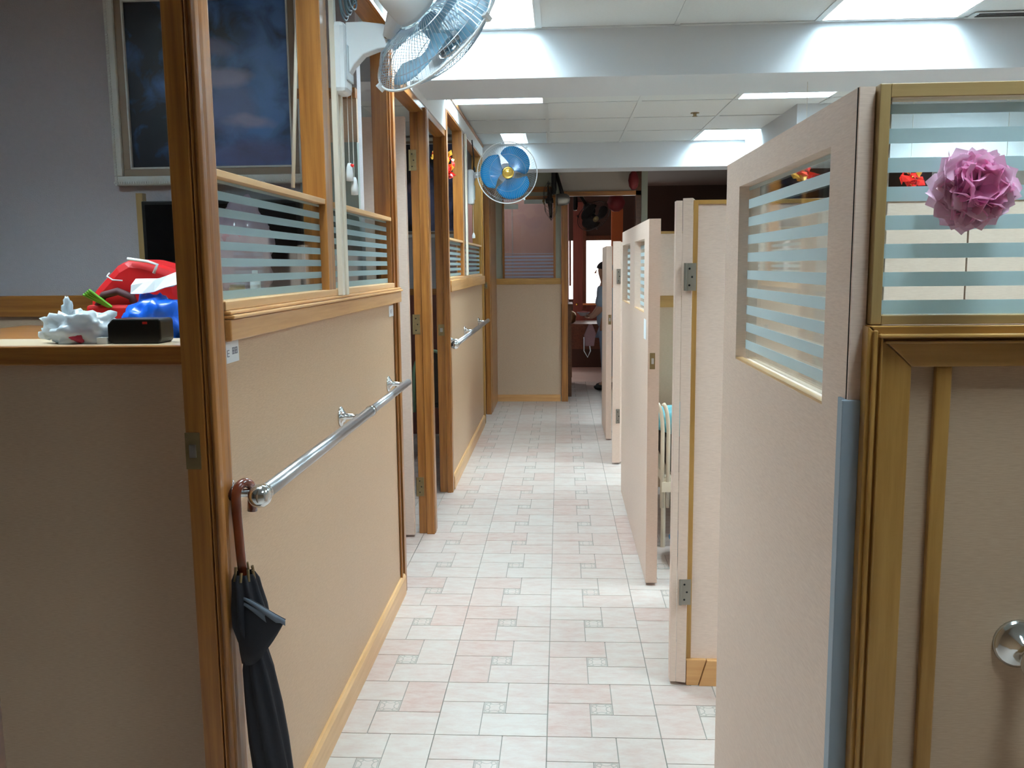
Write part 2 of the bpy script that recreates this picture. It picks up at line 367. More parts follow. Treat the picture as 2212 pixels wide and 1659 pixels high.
# ------------------------------------------------------------------ ceiling
ZC = 2.41
ceiling = struct(bx('ceiling', tile_ceil, None, -3.4, 3.6, -2.0, 12.6, 2.56, 2.62), 'suspended ceiling of pale square mineral tiles')
xs = [-3.09 + 0.6 * k for k in range(12)]
near_rows = [-1.94, -1.34, -0.74, -0.14, 0.46, 1.06, 1.67, 2.27, 2.87, 3.47, 4.075]
far_rows = [4.66, 5.28, 5.90, 6.54, 7.17, 7.79]
FIX = {}   # (xi, row y0) -> fixture
def fx(x0): return min(range(len(xs)), key=lambda i: abs(xs[i] - x0))
fixtures = [(-0.69, 3.47, 0.6), (1.11, 3.47, 0.6), (-0.69, 5.28, 0.6), (1.11, 5.28, 0.6), (1.11, 7.17, 0.6), (-0.69, 7.17, 0.42), (2.31, 5.28, 0.6), (0.51, 0.46, 0.3), (1.11, 1.67, 0.6), (-0.69, 1.67, 0.3), (-1.89, 1.67, 0.46)]  # near right, bulkhead, umbrella and left cubicle panels are added for their light
cells = set()
for (x, y, wd) in fixtures: cells.add((fx(x), y))
rc = random.Random(5)
tm = MB().box(-0.288, 0.288, -0.5, 0.5, 0, 0.012)
tiles_mesh = {}
def ctile(x0, x1, y0, y1):
    key = (round(x1 - x0, 2), round(y1 - y0, 2))
    if key not in tiles_mesh:
        hx, hy = (x1 - x0) / 2 - 0.011, (y1 - y0) / 2 - 0.011
        m = MB().box(-hx, hx, -hy, hy, 0, 0.012)
        me = bpy.data.meshes.new('ceiling_tile'); me.from_pydata(m.v, [], m.f); me.materials.append(tile_ceil); tiles_mesh[key] = me
    o = bpy.data.objects.new('ceiling_tile', tiles_mesh[key]); C.objects.link(o); o.parent = ceiling
    o.location = ((x0 + x1) / 2, (y0 + y1) / 2, ZC + 0.004 + rc.choice([0, 0, 0.001, 0.002]))
grid = MB(); mass = MB()
for rows, ix in ((near_rows, range(11)), (far_rows, range(11))):
    for i in ix:
        for a, b_ in zip(rows[:-1], rows[1:]):
            if (i, a) in cells: continue
            vis = (a >= 2.8 and -2.0 < xs[i] < 2.4)
            if a > 7.0 and xs[i] > 1.7: continue
            if vis: ctile(xs[i], xs[i + 1], a, b_)
            else: mass.box(xs[i] + 0.011, xs[i + 1] - 0.011, a + 0.011, b_ - 0.011, ZC + 0.004, ZC + 0.016)
    for x in xs: grid.box(x - 0.012, x + 0.012, rows[0], rows[-1], ZC, ZC + 0.005)
    for y in rows: grid.box(xs[0], xs[-1], y - 0.012, y + 0.012, ZC, ZC + 0.005)
for (a0, a1, b0, b1) in [(-3.4, xs[0], -2, 7.8), (xs[-1], 3.6, -2, 7.8)]: mass.box(a0, a1, b0, b1, ZC, ZC + 0.016)
grid.build('ceiling_grid', tbar_mat, ceiling)
o = mass.build('outer_ceiling_tiles', tile_ceil, ceiling); o['kind'] = 'stuff'
beam1 = struct(bx('beam', beam_paint, None, -3.4, 3.6, 4.085, 4.56, 2.205, 2.56), 'wide white ceiling beam crossing above the first door on the right')
beam2 = struct(bx('beam', beam_paint, None, -3.4, 3.6, 7.80, 8.12, 2.20, 2.56), 'far white ceiling beam just before the dark back room')
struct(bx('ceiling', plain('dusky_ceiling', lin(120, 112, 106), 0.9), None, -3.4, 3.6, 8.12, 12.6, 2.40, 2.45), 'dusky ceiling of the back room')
bulk = struct(bx('beam', beam_paint, None, 1.56, 3.6, 6.12, 7.8, 2.22, 2.56), 'boxed white bulkhead hanging from the ceiling on the right')
struct(bx('beam', beam_paint, None, 1.9, 3.6, 6.11, 6.14, 2.04, 2.22), 'lower drop of the bulkhead on the right')

flab = {(-0.69, 3.47): 'square lit ceiling panel beyond the big wall fan, beside the first beam', (1.11, 3.47): 'square lit ceiling panel over the first cubicle on the right, beside the first beam',
        (-0.69, 5.28): 'lit ceiling panel on the left just behind the first beam', (1.11, 5.28): 'lit ceiling panel on the right just behind the first beam',
        (1.11, 7.17): 'lit ceiling panel on the right, in front of the far beam', (-0.69, 7.17): 'small lit ceiling panel above the blue fan',
        (2.31, 5.28): 'added ceiling panel lighting the bulkhead on the far right', (0.51, 0.46): 'added, unseen ceiling panel lighting the near right side', (1.11, 1.67): 'lit ceiling panel over the nearest right cubicle', (-0.69, 1.67): 'added, unseen half-lit ceiling panel brightening the nearest right door', (-1.89, 1.67): 'added, unseen half-lit ceiling panel brightening the left cubicle'}
for (x, y, wd) in fixtures:
    rows = near_rows if y < 4.1 else far_rows; y1 = rows[rows.index(y) + 1]; x1 = x + 0.6
    t = thing('ceiling_light', flab[(x, y)], 'light', ((x + x1) / 2, (y + y1) / 2, ZC + 0.005), 'recessed square ceiling lights')
    e = 0.013
    m = MB(); z0, z1 = ZC + 0.002, ZC + 0.10
    m.box(x + e, x + e + 0.006, y + e, y1 - e, z0, z1); m.box(x1 - e - 0.006, x1 - e, y + e, y1 - e, z0, z1)
    m.box(x + e, x1 - e, y + e, y + e + 0.006, z0, z1); m.box(x + e, x1 - e, y1 - e - 0.006, y1 - e, z0, z1); m.box(x + e, x1 - e, y + e, y1 - e, z1, z1 + 0.006)
    m.build('housing', white_paint, t)
    strength = lampm
    xa_ = x + 0.22 if wd == 0.42 else x + e + 0.01
    bx('diffuser', lampm, t, xa_, x + wd - e - 0.01, y + e + 0.01, y1 - e - 0.01, ZC + 0.075, ZC + 0.085)
    if wd == 0.42: bx('dark_panel', lamp_weak, t, x + e + 0.006, x + 0.22, y + e + 0.006, y1 - e - 0.006, ZC + 0.002, ZC + 0.012)
    lv = MB()
    for k in range(1, 6):
        xx = x + e + 0.006 + (0.6 - 2 * e - 0.012) * k / 6; yy = y + e + 0.006 + (y1 - y - 2 * e - 0.012) * k / 6
        lv.box(xx - 0.001, xx + 0.001, y + e + 0.006, y1 - e - 0.006, ZC + 0.014, ZC + 0.066); lv.box(x + e + 0.006, x1 - e - 0.006, yy - 0.001, yy + 0.001, ZC + 0.014, ZC + 0.066)
    lv.build('louver', louver_m, t)['kind'] = 'stuff'
    if wd < 0.6: bx('dark_panel', lamp_weak, t, x + wd, x1 - e - 0.006, y + e + 0.006, y1 - e - 0.006, ZC + 0.002, ZC + 0.012)
t = thing('sprinkler', 'small dark sprinkler head in a ceiling tile beyond the first beam', 'sprinkler', (0.933, 6.40, ZC))
MB().lathe([(0.03, 0), (0.03, -0.004), (0.012, -0.006), (0.01, -0.02), (0.018, -0.022), (0.018, -0.025)], Matrix.Translation((0.933, 6.39, ZC + 0.004))).build('sprinkler_head', dull_metal, t)
t = thing('air_vent', 'narrow slotted air vent beside the lit panel at the first beam', 'vent', (2.0, 4.03, ZC))
m = MB(); m.box(1.74, 2.9, 3.985, 4.06, ZC - 0.002, ZC + 0.003); m.build('vent_frame', tbar_mat, t)
for k in range(3): bx('slot', dark_hole, t, 1.76, 2.88, 3.995 + k * 0.02, 4.005 + k * 0.02, ZC - 0.004, ZC - 0.001)

# ------------------------------------------------------------------ glazing helper
def glazing(parent, axis, c, a0, a1, z0, z1, bands, mat=frost, th=0.004, neg=False):
    """pane with frosted stripes; axis 'x': lies in plane x=c spanning y a0..a1; axis 'y': plane y=c spanning x"""
    def B(lo, hi, p, q): return (lo, hi, a0, a1, p, q) if axis == 'x' else (a0, a1, lo, hi, p, q)
    pane = bx('glass_pane', glass, parent, *B(c, c + th, z0, z1))
    side = -0.001 if neg else th + 0.0004
    for (p, q) in bands: bx('frosted_stripe', mat, pane, *B(c + side, c + side + 0.0006, p, q))
    return pane
def bands_for(z0, z1, base=1.3175, per=0.0335, h=0.0175):
    out = []; k = -10
    while True:
        p = base + k * per; k += 1
        if p > z1: break
        q = min(p + h, z1 - 0.002); p = max(p, z0 + 0.001)
        if q - p > 0.004: out.append((p, q))
    return out
def hinge(parent, x0, x1, y, z, h=0.085, mat=dull_metal):
    """plate facing the viewer at plane y with a pin and screws"""
    m = MB(); m.box(x0, x1, y - 0.002, y, z - h / 2, z + h / 2)
    m.tube([(x0, y - 0.004, z - h / 2), (x0, y - 0.004, z + h / 2)], 0.005, 8)
    pl = m.build('hinge', mat, parent)
    s = MB()
    for dz in (-0.3, 0, 0.3): s.lathe([(0.0035, 0), (0.0025, 0.0012)], Matrix.Translation(((x0 + x1) / 2 + 0.004 * (1 if dz == 0 else -1), y - 0.002, z + dz * h)) @ frame_to((0, -1, 0)), 8)
    s.build('screws', dark_hole, pl)
    return pl
def strike(parent, x, y, z, hw=0.014, hh=0.034, mat=dull_metal, cup=True):
    m = MB(); m.box(x - hw, x + hw, y - 0.002, y, z - hh, z + hh)
    pl = m.build('strike_plate', mat, parent)
    bx('latch_hole', dark_hole if cup is None else steel, pl, x - hw * 0.4, x + hw * 0.5, y - 0.006, y - 0.002, z - hh * 0.35, z + hh * 0.35)
    return pl

# ------------------------------------------------------------------ left wall, first bay
XL = -0.665
wl1 = struct(bx('wall_left', tan_lam, None, -0.715, -0.672, 1.72, 3.60, 0, 1.240), 'tan laminate lower wall with handrail, first bay on the left')
m = MB(); m.box(-0.727, -0.687, 1.655, 1.735, 0, 2.29)
m.prism([(-0.687, 1.662), (-0.683, 1.655), (-0.678, 1.662), (-0.675, 1.655), (-0.669, 1.651), (-0.663, 1.656), (-0.661, 1.668), (-0.668, 1.676), (-0.664, 1.690), (-0.661, 1.712), (-0.668, 1.735), (-0.687, 1.735)], 2, 0, 2.29)
post1 = m.build('post', wood_z, wl1, bevel=0.002)
strike(post1, -0.713, 1.655, 1.03, 0.0145, 0.036)
bx('rail', rail_wood, wl1, -0.725, -0.655, 1.735, 3.65, 1.236, 1.279, bevel=0.003)
bx('rail_bead', rail_wood, wl1, -0.72, -0.648, 1.735, 3.65, 1.280, 1.288, bevel=0.003)
bx('rail_bead', rail_wood, wl1, -0.72, -0.655, 1.735, 3.65, 1.2885, 1.2965, bevel=0.003)
bx('window_sill', pale_y, wl1, -0.72, -0.664, 1.735, 3.55, 1.297, 1.316, bevel=0.002)
bx('glazing_bar', pale_y, wl1, -0.712, -0.670, 1.735, 2.55, 1.560, 1.574, bevel=0.001)
bx('glazing_bar', pale_y, wl1, -0.712, -0.670, 2.67, 3.56, 1.560, 1.574, bevel=0.001)
bx('post', wood_z, wl1, -0.735, -0.667, 2.55, 2.625, 1.297, 2.29, bevel=0.002)
m = MB(); m.box(-0.735, -0.672, 3.54, 3.645, 0, 2.29); m.box(-0.672, -0.663, 3.548, 3.56, 0, 2.29); m.box(-0.672, -0.661, 3.60, 3.64, 0, 2.29)
m.build('post', wood_z, wl1, bevel=0.002)
bx('header', wood_y, wl1, -0.735, -0.665, 1.65, 3.65, 2.29, 2.33, bevel=0.002)
bx('fascia', white_paint, wl1, -0.72, -0.655, 1.65, 3.66, 2.30, 2.40)
bx('fascia_bead', wood_y, wl1, -0.66, -0.648, 1.65, 3.66, 2.285, 2.300)
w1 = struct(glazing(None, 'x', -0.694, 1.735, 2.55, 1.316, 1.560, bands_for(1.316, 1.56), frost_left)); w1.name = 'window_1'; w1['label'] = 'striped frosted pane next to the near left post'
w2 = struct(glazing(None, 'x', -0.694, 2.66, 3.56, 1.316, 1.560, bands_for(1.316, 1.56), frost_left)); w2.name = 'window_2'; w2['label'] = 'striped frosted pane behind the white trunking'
sk = struct(MB().prism([(-0.672, 0), (-0.658, 0), (-0.658, 0.075), (-0.664, 0.088), (-0.672, 0.088)], 1, 1.735, 3.60).build('baseboard_left', pale_y), 'pale wooden skirting under the near handrail wall')

# left door way 1: door opened into the cubicle, face towards the viewer
d1 = struct(bx('door_1', pink_lam, None, -1.45, -0.752, 4.385, 4.425, 0.012, 2.10, bevel=0.001), 'beige door opened into the left cubicle behind the first bay')
m = MB(); m.box(-0.737, -0.695, 4.452, 4.54, 0, 2.15); m.box(-0.695, -0.655, 4.438, 4.54, 0, 2.15); m.box(-0.664, -0.652, 4.455, 4.50, 0, 2.15)
jamb1 = struct(m.build('door_jamb', wood_z, None, bevel=0.002), 'wooden door jamb with brass-toned hinges on the left')
for z in (1.90, 1.09, 0.25): hinge(jamb1, -0.742, -0.708, 4.452, z, 0.10)
# header over doors 1-2 with white fascia
hd = struct(bx('lintel', wood_y, None, -0.735, -0.668, 3.65, 5.36, 2.13, 2.165, bevel=0.002), 'wooden lintel under the white fascia over two left doorways')
bx('fascia', white_paint, hd, -0.72, -0.664, 3.66, 5.355, 2.166, 2.405)
# post with lock between second doorway and second bay
m = MB(); m.box(-0.742, -0.694, 5.30, 5.37, 0, 2.29); m.box(-0.694, -0.670, 5.283, 5.37, 0, 2.29); m.box(-0.671, -0.661, 5.29, 5.35, 0, 2.29)
wl2 = struct(bx('wall_left', tan_lam, None, -0.715, -0.672, 5.37, 7.70, 0, 1.225), 'tan laminate lower wall of the second bay on the left')
p2 = m.build('post', wood_z, wl2, bevel=0.002)
strike(p2, -0.715, 5.30, 1.0, 0.018, 0.034)
bx('rail', rail_wood, wl2, -0.725, -0.655, 5.37, 7.76, 1.225, 1.295, bevel=0.004)
bx('window_sill', pale_y, wl2, -0.72, -0.664, 5.37, 7.62, 1.296, 1.312)
bx('glazing_bar', pale_y, wl2, -0.712, -0.670, 5.37, 6.18, 1.54, 1.553); bx('glazing_bar', pale_y, wl2, -0.712, -0.670, 6.36, 7.62, 1.54, 1.553)
bx('post', wood_z, wl2, -0.735, -0.667, 6.18, 6.28, 1.297, 2.30, bevel=0.002)
m = MB(); m.box(-0.745, -0.670, 7.62, 7.76, 0, 2.30); m.box(-0.671, -0.660, 7.68, 7.74, 0, 2.30); m.build('post', oak_z, wl2, bevel=0.002)
bx('header', wood_y, wl2, -0.735, -0.668, 5.36, 8.30, 2.29, 2.32); bx('fascia', white_paint, wl2, -0.72, -0.664, 5.36, 8.30, 2.30, 2.385); bx('cornice', wood_y, wl2, -0.72, -0.655, 5.36, 7.79, 2.386, 2.405)
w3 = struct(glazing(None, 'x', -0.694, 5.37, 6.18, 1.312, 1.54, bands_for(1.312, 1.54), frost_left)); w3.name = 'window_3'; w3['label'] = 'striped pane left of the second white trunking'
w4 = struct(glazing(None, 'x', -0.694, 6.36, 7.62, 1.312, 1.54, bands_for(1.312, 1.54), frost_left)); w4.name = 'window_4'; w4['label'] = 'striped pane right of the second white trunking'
struct(MB().prism([(-0.672, 0), (-0.658, 0), (-0.658, 0.075), (-0.664, 0.088), (-0.672, 0.088)], 1, 5.37, 7.62).build('baseboard_left', pale_y), 'pale wooden skirting of the second bay')
# third doorway jambs up to the far wall
m = MB(); m.box(-0.74, -0.69, 8.19, 8.28, 0, 2.2); m.box(-0.69, -0.645, 8.17, 8.28, 0, 2.2)
j3 = struct(m.build('door_jamb', wood_z, None, bevel=0.002), 'brown jamb beside the far partition')
strike(j3, -0.68, 8.17, 1.20, 0.012, 0.03)
struct(bx('wall_left', wood_z, None, -0.70, -0.642, 8.28, 8.97, 0, 2.2), 'wooden wall strip joining the far partition')

# ------------------------------------------------------------------ left cubicle behind the first bay
rw = struct(bx('wall_left', grey_wall, None, -3.4, -0.735, 3.30, 3.36, 0, 2.56), 'grey textured wall of the left cubicle with the picture')
bx('dado_rail', wood_x, rw, -3.4, -1.55, 3.27, 3.30, 1.205, 1.285, bevel=0.003)
bx('dado_panel', tan_lam_f, rw, -3.4, -0.76, 3.285, 3.30, 0, 1.205)
bx('corner_batten', khaki_z, rw, -1.57, -1.545, 3.27, 3.30, 1.285, 1.66)
bx('transom', wood_x, rw, -0.95, -0.735, 3.262, 3.30, 1.985, 2.02); bx('transom_panel', tan_lam_f, rw, -0.95, -0.735, 3.28, 3.30, 1.83, 1.985); bx('grey_board', plain('sage_grey_board', lin(140, 150, 144), 0.7, var=0.05, vscale=80), rw, -0.95, -0.735, 3.27, 3.30, 1.46, 1.83)
# low wall with ledge left of the near post
lw = struct(bx('wall_left', tan_lam_f, None, -1.75, -0.727, 1.80, 1.83, 0, 1.19), 'low tan laminate wall left of the near post')
bx('ledge_edge', wood_x, lw, -1.75, -0.727, 1.785, 1.805, 1.183, 1.224, bevel=0.003)
bx('ledge_top', plain('ledge_laminate', lin(190, 168, 140), 0.4, var=0.05), lw, -1.75, -0.727, 1.80, 1.985, 1.208, 1.2235)
nw = struct(bx('wall_left', tan_lam, None, -0.85, -0.762, -2.0, 1.05, 0, 2.56), 'near end of the left wall at the frame edge')
bx('jamb', dark_wood, nw, -0.86, -0.752, 1.05, 1.085, 0, 2.56)
cab = thing('cabinet', 'low wooden cabinet behind the ledge under the red bag', 'cabinet', (-1.25, 2.4, 0))
bx('cabinet_body', dark_wood, cab, -1.70, -0.95, 2.02, 2.75, 0, 1.185); bx('cabinet_top', wood_x, cab, -1.72, -0.93, 2.0, 2.77, 1.185, 1.205)
for x in (-1.68, -1.32): bx('cabinet_door', wood_z, cab, x, x + 0.34, 2.005, 2.02, 0.05, 1.15)
shf = thing('wall_shelf', 'wooden wall shelf behind the striped glass of the near window', 'shelf', (-1.1, 3.2, 1.27))
bx('shelf_board', wood_x, shf, -1.40, -0.76, 3.03, 3.285, 1.268, 1.288)
for x in (-1.3, -0.86): MB().prism([(3.285, 1.268), (3.285, 1.14), (3.27, 1.14), (3.08, 1.255), (3.08, 1.268)], 0, x - 0.01, x + 0.01).build('bracket', wood_z, shf)
tv = thing('television', 'black flat screen on the cubicle wall below the picture', 'television', (-1.22, 3.24, 1.5))
bx('bezel', blk, tv, -1.535, -0.945, 3.235, 3.27, 1.395, 1.628, bevel=0.004); bx('screen', tv_mat, tv, -1.52, -0.96, 3.232, 3.236, 1.41, 1.614); bx('mount', blk, tv, -1.3, -1.15, 3.27, 3.285, 1.45, 1.58)

def picture(label, x0, x1, z0, z1, y, pmat, fw):
    t = thing('framed_picture', label, 'picture', ((x0 + x1) / 2, y, (z0 + z1) / 2))
    def fr(name, mat, a, b_, d0, d1, bev=0.002):
        m = MB()
        for (p, q, r_, s_) in [(x0 + a, x1 - a, z0 + a, z0 + b_), (x0 + a, x1 - a, z1 - b_, z1 - a), (x0 + a, x0 + b_, z0 + b_, z1 - b_), (x1 - b_, x1 - a, z0 + b_, z1 - b_)]:
            m.box(p, q, y - d1, y - d0, r_, s_)
        return m.build(name, mat, t, bevel=bev)
    of = fr('outer_frame', silver_f, 0, fw * 0.5, 0, 0.035, 0.004)
    fr('inner_frame', taupe_f, fw * 0.5, fw * 0.9, 0, 0.022); fr('slip_frame', silver_f, fw * 0.9, fw, 0, 0.024, 0.001)
    # beaded edge
    m = MB(); n = int((z1 - z0) / 0.009)
    for k in range(n):
        z = z0 + k * 0.009
        for xx in (x0 + fw * 0.14, x1 - fw * 0.14): m.box(xx - 0.004, xx + 0.004, y - 0.039, y - 0.033, z, z + 0.006)
    n = int((x1 - x0) / 0.009)
    for k in range(n):
        xx = x0 + k * 0.009
        for zz in (z0 + fw * 0.14, z1 - fw * 0.14): m.box(xx, xx + 0.006, y - 0.039, y - 0.033, zz - 0.004, zz + 0.004)
    m.build('beading', silver_f, of)['kind'] = 'stuff'
    bx('canvas', pmat, t, x0 + fw, x1 - fw, y - 0.012, y - 0.008, z0 + fw, z1 - fw)
    return t
picture('large silver framed blue-toned picture on the grey cubicle wall', -1.645, -0.915, 1.688, 2.405, 3.30, pic1, 0.066)
cw2 = struct(bx('wall_left', grey_wall, None, -3.4, -0.745, 7.22, 7.28, 0, 2.56), 'grey wall of the second left cubicle')
bx('dado_rail', wood_x, cw2, -3.4, -0.75, 7.19, 7.22, 1.15, 1.2)
bx('dado_panel', red_wood, cw2, -3.4, -0.745, 7.205, 7.22, 0, 1.15)
picture('small silver framed dark picture seen beyond the second left doorway', -1.33, -0.80, 1.61, 2.39, 7.20, pic2, 0.05)
cb = thing('cane_chair_back', 'dark rounded chair back with green rim inside the second left doorway', 'chair', (-0.93, 6.2, 0))
pts = [(-0.89 + 0.13 * math.cos(a) - 0.02, 6.2, 0.62 + 0.17 * math.sin(a)) for a in [math.pi * k / 12 for k in range(13)]]
MB().tube([(pts[0][0], 6.2, 0.35)] + pts + [(pts[-1][0], 6.2, 0.35)], 0.012).build('back_frame', plain('sage_green_paint', lin(110, 140, 110), 0.4), cb, smooth=True)
MB().prism([(p[0], p[2]) for p in pts] + [(-1.03, 0.42), (-0.79, 0.42)], 1, 6.195, 6.21).build('back_pad', blk, cb)
bx('seat', blk, cb, -1.10, -0.77, 6.2, 6.55, 0.38, 0.42, bevel=0.01)
for x in (-1.07, -0.80):
    for y in (6.22, 6.52): MB().tube([(x, y, 0.0), (x, y, 0.38)], 0.010).build('leg', chrome, cb, smooth=True)

# ------------------------------------------------------------------ right side
XR = 0.352; YR = 1.10
wr = struct(bx('wall_right', tan_lam_f, None, 0.372, 1.6, YR, YR + 0.03, 0, 1.255), 'tan laminate lower wall at the near right, framed in honey wood')
bx('end_post', pink_lam, wr, 0.3525, 0.3705, YR, YR + 0.05, 0, 1.585)
m = MB()   # upright moulding (mitred at the top) and horizontal moulding
def mould(mb, pts_in, pts_out, y0, y1):
    pass
m.add([(0.3665, YR - 0.022, 0), (0.4225, YR - 0.014, 0), (0.4225, YR - 0.014, 1.255), (0.3665, YR - 0.022, 1.305), (0.3665, YR, 0), (0.4225, YR, 0), (0.4225, YR, 1.255), (0.3665, YR, 1.305)],
      [(0, 1, 2, 3), (4, 7, 6, 5), (0, 4, 5, 1), (1, 5, 6, 2), (2, 6, 7, 3), (3, 7, 4, 0)])
m.box(0.372, 0.377, YR - 0.027, YR - 0.02, 0, 1.30); m.box(0.381, 0.384, YR - 0.025, YR - 0.018, 0, 1.296)
m.build('upright_moulding', oak_z, wr, bevel=0.002)
m = MB()
m.add([(0.4225, YR - 0.014, 1.255), (1.6, YR - 0.014, 1.255), (1.6, YR - 0.022, 1.305), (0.3685, YR - 0.022, 1.305), (0.4225, YR, 1.255), (1.6, YR, 1.255), (1.6, YR, 1.305), (0.3685, YR, 1.305)],
      [(0, 1, 2, 3), (4, 7, 6, 5), (0, 4, 5, 1), (1, 5, 6, 2), (2, 6, 7, 3), (3, 7, 4, 0)])
m.box(0.386, 1.6, YR - 0.027, YR - 0.018, 1.284, 1.2875); m.box(0.378, 1.6, YR - 0.030, YR - 0.018, 1.291, 1.2955)
m.build('horizontal_moulding', oak_x, wr, bevel=0.0015)
bx('batten', oak_z, wr, 0.4535, 0.4725, YR - 0.010, YR, 0, 1.255, bevel=0.002)
bx('corner_guard', guard_pl, wr, 0.3445, 0.3665, YR - 0.006, YR - 0.0005, 0, 1.213, bevel=0.001)
bx('window_frame', khaki_z, wr, 0.372, 0.3845, YR - 0.012, YR + 0.02, 1.306, 1.586, bevel=0.001)
bx('window_frame', khaki_x, wr, 0.3845, 1.6, YR - 0.012, YR + 0.02, 1.570, 1.586, bevel=0.001)
bx('window_frame', khaki_x, wr, 0.3845, 1.6, YR - 0.012, YR + 0.02, 1.306, 1.317, bevel=0.001)
w5 = struct(glazing(None, 'y', YR, 0.3845, 1.6, 1.317, 1.570, bands_for(1.317, 1.566, 1.3175, 0.0336, 0.0172), frost_back, neg=True)); w5.name = 'window_5'; w5['label'] = 'striped frosted window at the near right with a pink paper flower'

# door 1 on the right, opened along the corridor
def leaf_with_windows(name, label, x0, x1, y0, y1, z0, z1, wins, mat, bevel=0.001):
    m = MB(); ys = sorted(wins)
    zb, zt = wins[0][2], wins[0][3]
    m.box(x0, x1, y0, y1, z0, zb); m.box(x0, x1, y0, y1, zt, z1)
    edges = [y0] + [v for w_ in ys for v in w_[:2]] + [y1]
    for a, b_ in zip(edges[::2], edges[1::2]): m.box(x0, x1, a, b_, zb, zt)
    return struct(m.build(name, mat, None), label)
dr1 = leaf_with_windows('door_2', 'open beige door with striped window, nearest on the right', XR, XR + 0.04, 1.105, 1.935, 0.012, 1.585, [(1.205, 1.80, 1.190, 1.530)], pink_lam)
bx('window_bead', pale_y, dr1, XR + 0.001, XR + 0.014, 1.205, 1.80, 1.190, 1.194)
glazing(dr1, 'x', XR + 0.020, 1.205, 1.80, 1.194, 1.530, bands_for(1.194, 1.53, 1.3145, 0.0345, 0.0175), neg=True)
bx('hinge_gap', dark_hole, dr1, XR - 0.0004, XR + 0.002, 1.1045, 1.1058, 0.012, 1.585)
bx('corner_guard', guard_pl, dr1, XR - 0.0035, XR, 1.096, 1.125, 0.0, 1.213)
# wall end in the second row with door 3
we = struct(bx('wall_right', pink_lam, None, 0.426, 1.24, 2.815, 2.865, 0, 1.562), 'beige partition panel facing the viewer behind the nearest right door')
bx('wall_panel', pink_lam, we, 1.2455, 2.6, 2.815, 2.865, 0, 1.562)
bx('panel_gap', dark_hole, we, 1.24, 1.2455, 2.83, 2.865, 0, 1.562)
bx('edge_strip', oak_z, we, 0.411, 0.426, 2.81, 2.865, 0.09, 1.575, bevel=0.001)
bx('top_strip', oak_x, we, 0.426, 2.6, 2.81, 2.865, 1.562, 1.575, bevel=0.001)
m = MB(); m.add([(0.411, 2.80, 0), (0.45, 2.80, 0), (0.475, 2.80, 0.088), (0.411, 2.80, 0.088), (0.411, 2.865, 0), (0.45, 2.865, 0), (0.475, 2.865, 0.088), (0.411, 2.865, 0.088)], [(0, 1, 2, 3), (4, 7, 6, 5), (0, 4, 5, 1), (1, 5, 6, 2), (2, 6, 7, 3), (3, 7, 4, 0)])
m.build('baseboard_return', pale_x, we, bevel=0.001)
m = MB(); m.add([(0.4525, 2.795, 0), (1.2, 2.795, 0), (1.2, 2.795, 0.088), (0.4775, 2.795, 0.088), (0.4525, 2.815, 0), (1.2, 2.815, 0), (1.2, 2.815, 0.088), (0.4775, 2.815, 0.088)], [(0, 1, 2, 3), (4, 7, 6, 5), (0, 4, 5, 1), (1, 5, 6, 2), (2, 6, 7, 3), (3, 7, 4, 0)])
m.build('baseboard_board', pale_x, we, bevel=0.001)
R12 = Matrix.Translation((0.377, 2.80, 0)) @ Matrix.Rotation(math.radians(-13), 4, 'Z')
m = MB(); m.box(0.0, 0.031, 0.0, 0.80, 0.012, 1.580, M=R12); m.box(0.357, 0.3765, 2.80, 2.84, 0.012, 1.573)
dr2 = struct(m.build('door_3', pink_lam, None, bevel=0.0015), 'beige door seen edge-on with two grey hinges, beside the second partition')
for z in (1.34, 0.325): hinge(dr2, 0.386, 0.4195, 2.789, z, 0.085, grey_metal)
# door 4: wide leaf with two windows
dr3 = leaf_with_windows('door_4', 'wide beige door with two narrow striped windows and a latch in its edge', 0.365, 0.413, 3.72, 5.30, 0.012, 1.565, [(3.915, 4.425, 1.168, 1.490), (4.715, 5.27, 1.168, 1.490)], pink_lam)
for a, b_ in ((3.915, 4.425), (4.715, 5.27)):
    glazing(dr3, 'x', 0.395, a, b_, 1.168, 1.490, bands_for(1.168, 1.49), neg=True); bx('window_bead', pale_y, dr3, 0.366, 0.38, a, b_, 1.168, 1.172)
strike(dr3, 0.384, 3.72, 0.978, 0.011, 0.034)
tag(bx('paper_label', paper_w, None, 0.3635, 0.3648, 3.80, 3.90, 1.06, 1.145), 'small white label on the door with two windows', 'label')
# door 5 and 6 further on
R20 = Matrix.Translation((0.357, 6.08, 0)) @ Matrix.Rotation(math.radians(-22), 4, 'Z')
dr4 = struct(MB().box(0.0, 0.045, 0.018, 0.80, 0.012, 1.530, M=R20).box(0.357, 0.408, 6.08, 6.105, 0.012, 1.535).build('door_5', pink_lam), 'beige door edge with hinges behind the door with two windows')
for z in (1.30, 0.34): hinge(dr4, 0.386, 0.408, 6.08, z, 0.10, grey_metal)
dr5 = struct(bx('door_6', pink_lam, None, 0.356, 0.400, 6.94, 7.62, 0.012, 1.52), 'farthest beige door edge on the right with a latch plate')
strike(dr5, 0.383, 6.94, 0.955, 0.011, 0.038)
# inner partition behind door 4
ip = struct(bx('wall_right', pink_lam, None, 0.43, 1.9, 5.45, 5.49, 1.19, 1.56), 'inner cubicle partition behind the bed')
bx('lower_panel', tan_lam_f, ip, 0.43, 1.9, 5.45, 5.49, 0, 1.12); bx('rail', oak_x, ip, 0.43, 1.9, 5.43, 5.49, 1.12, 1.19); bx('top_strip', oak_x, ip, 0.43, 1.9, 5.44, 5.49, 1.56, 1.575)

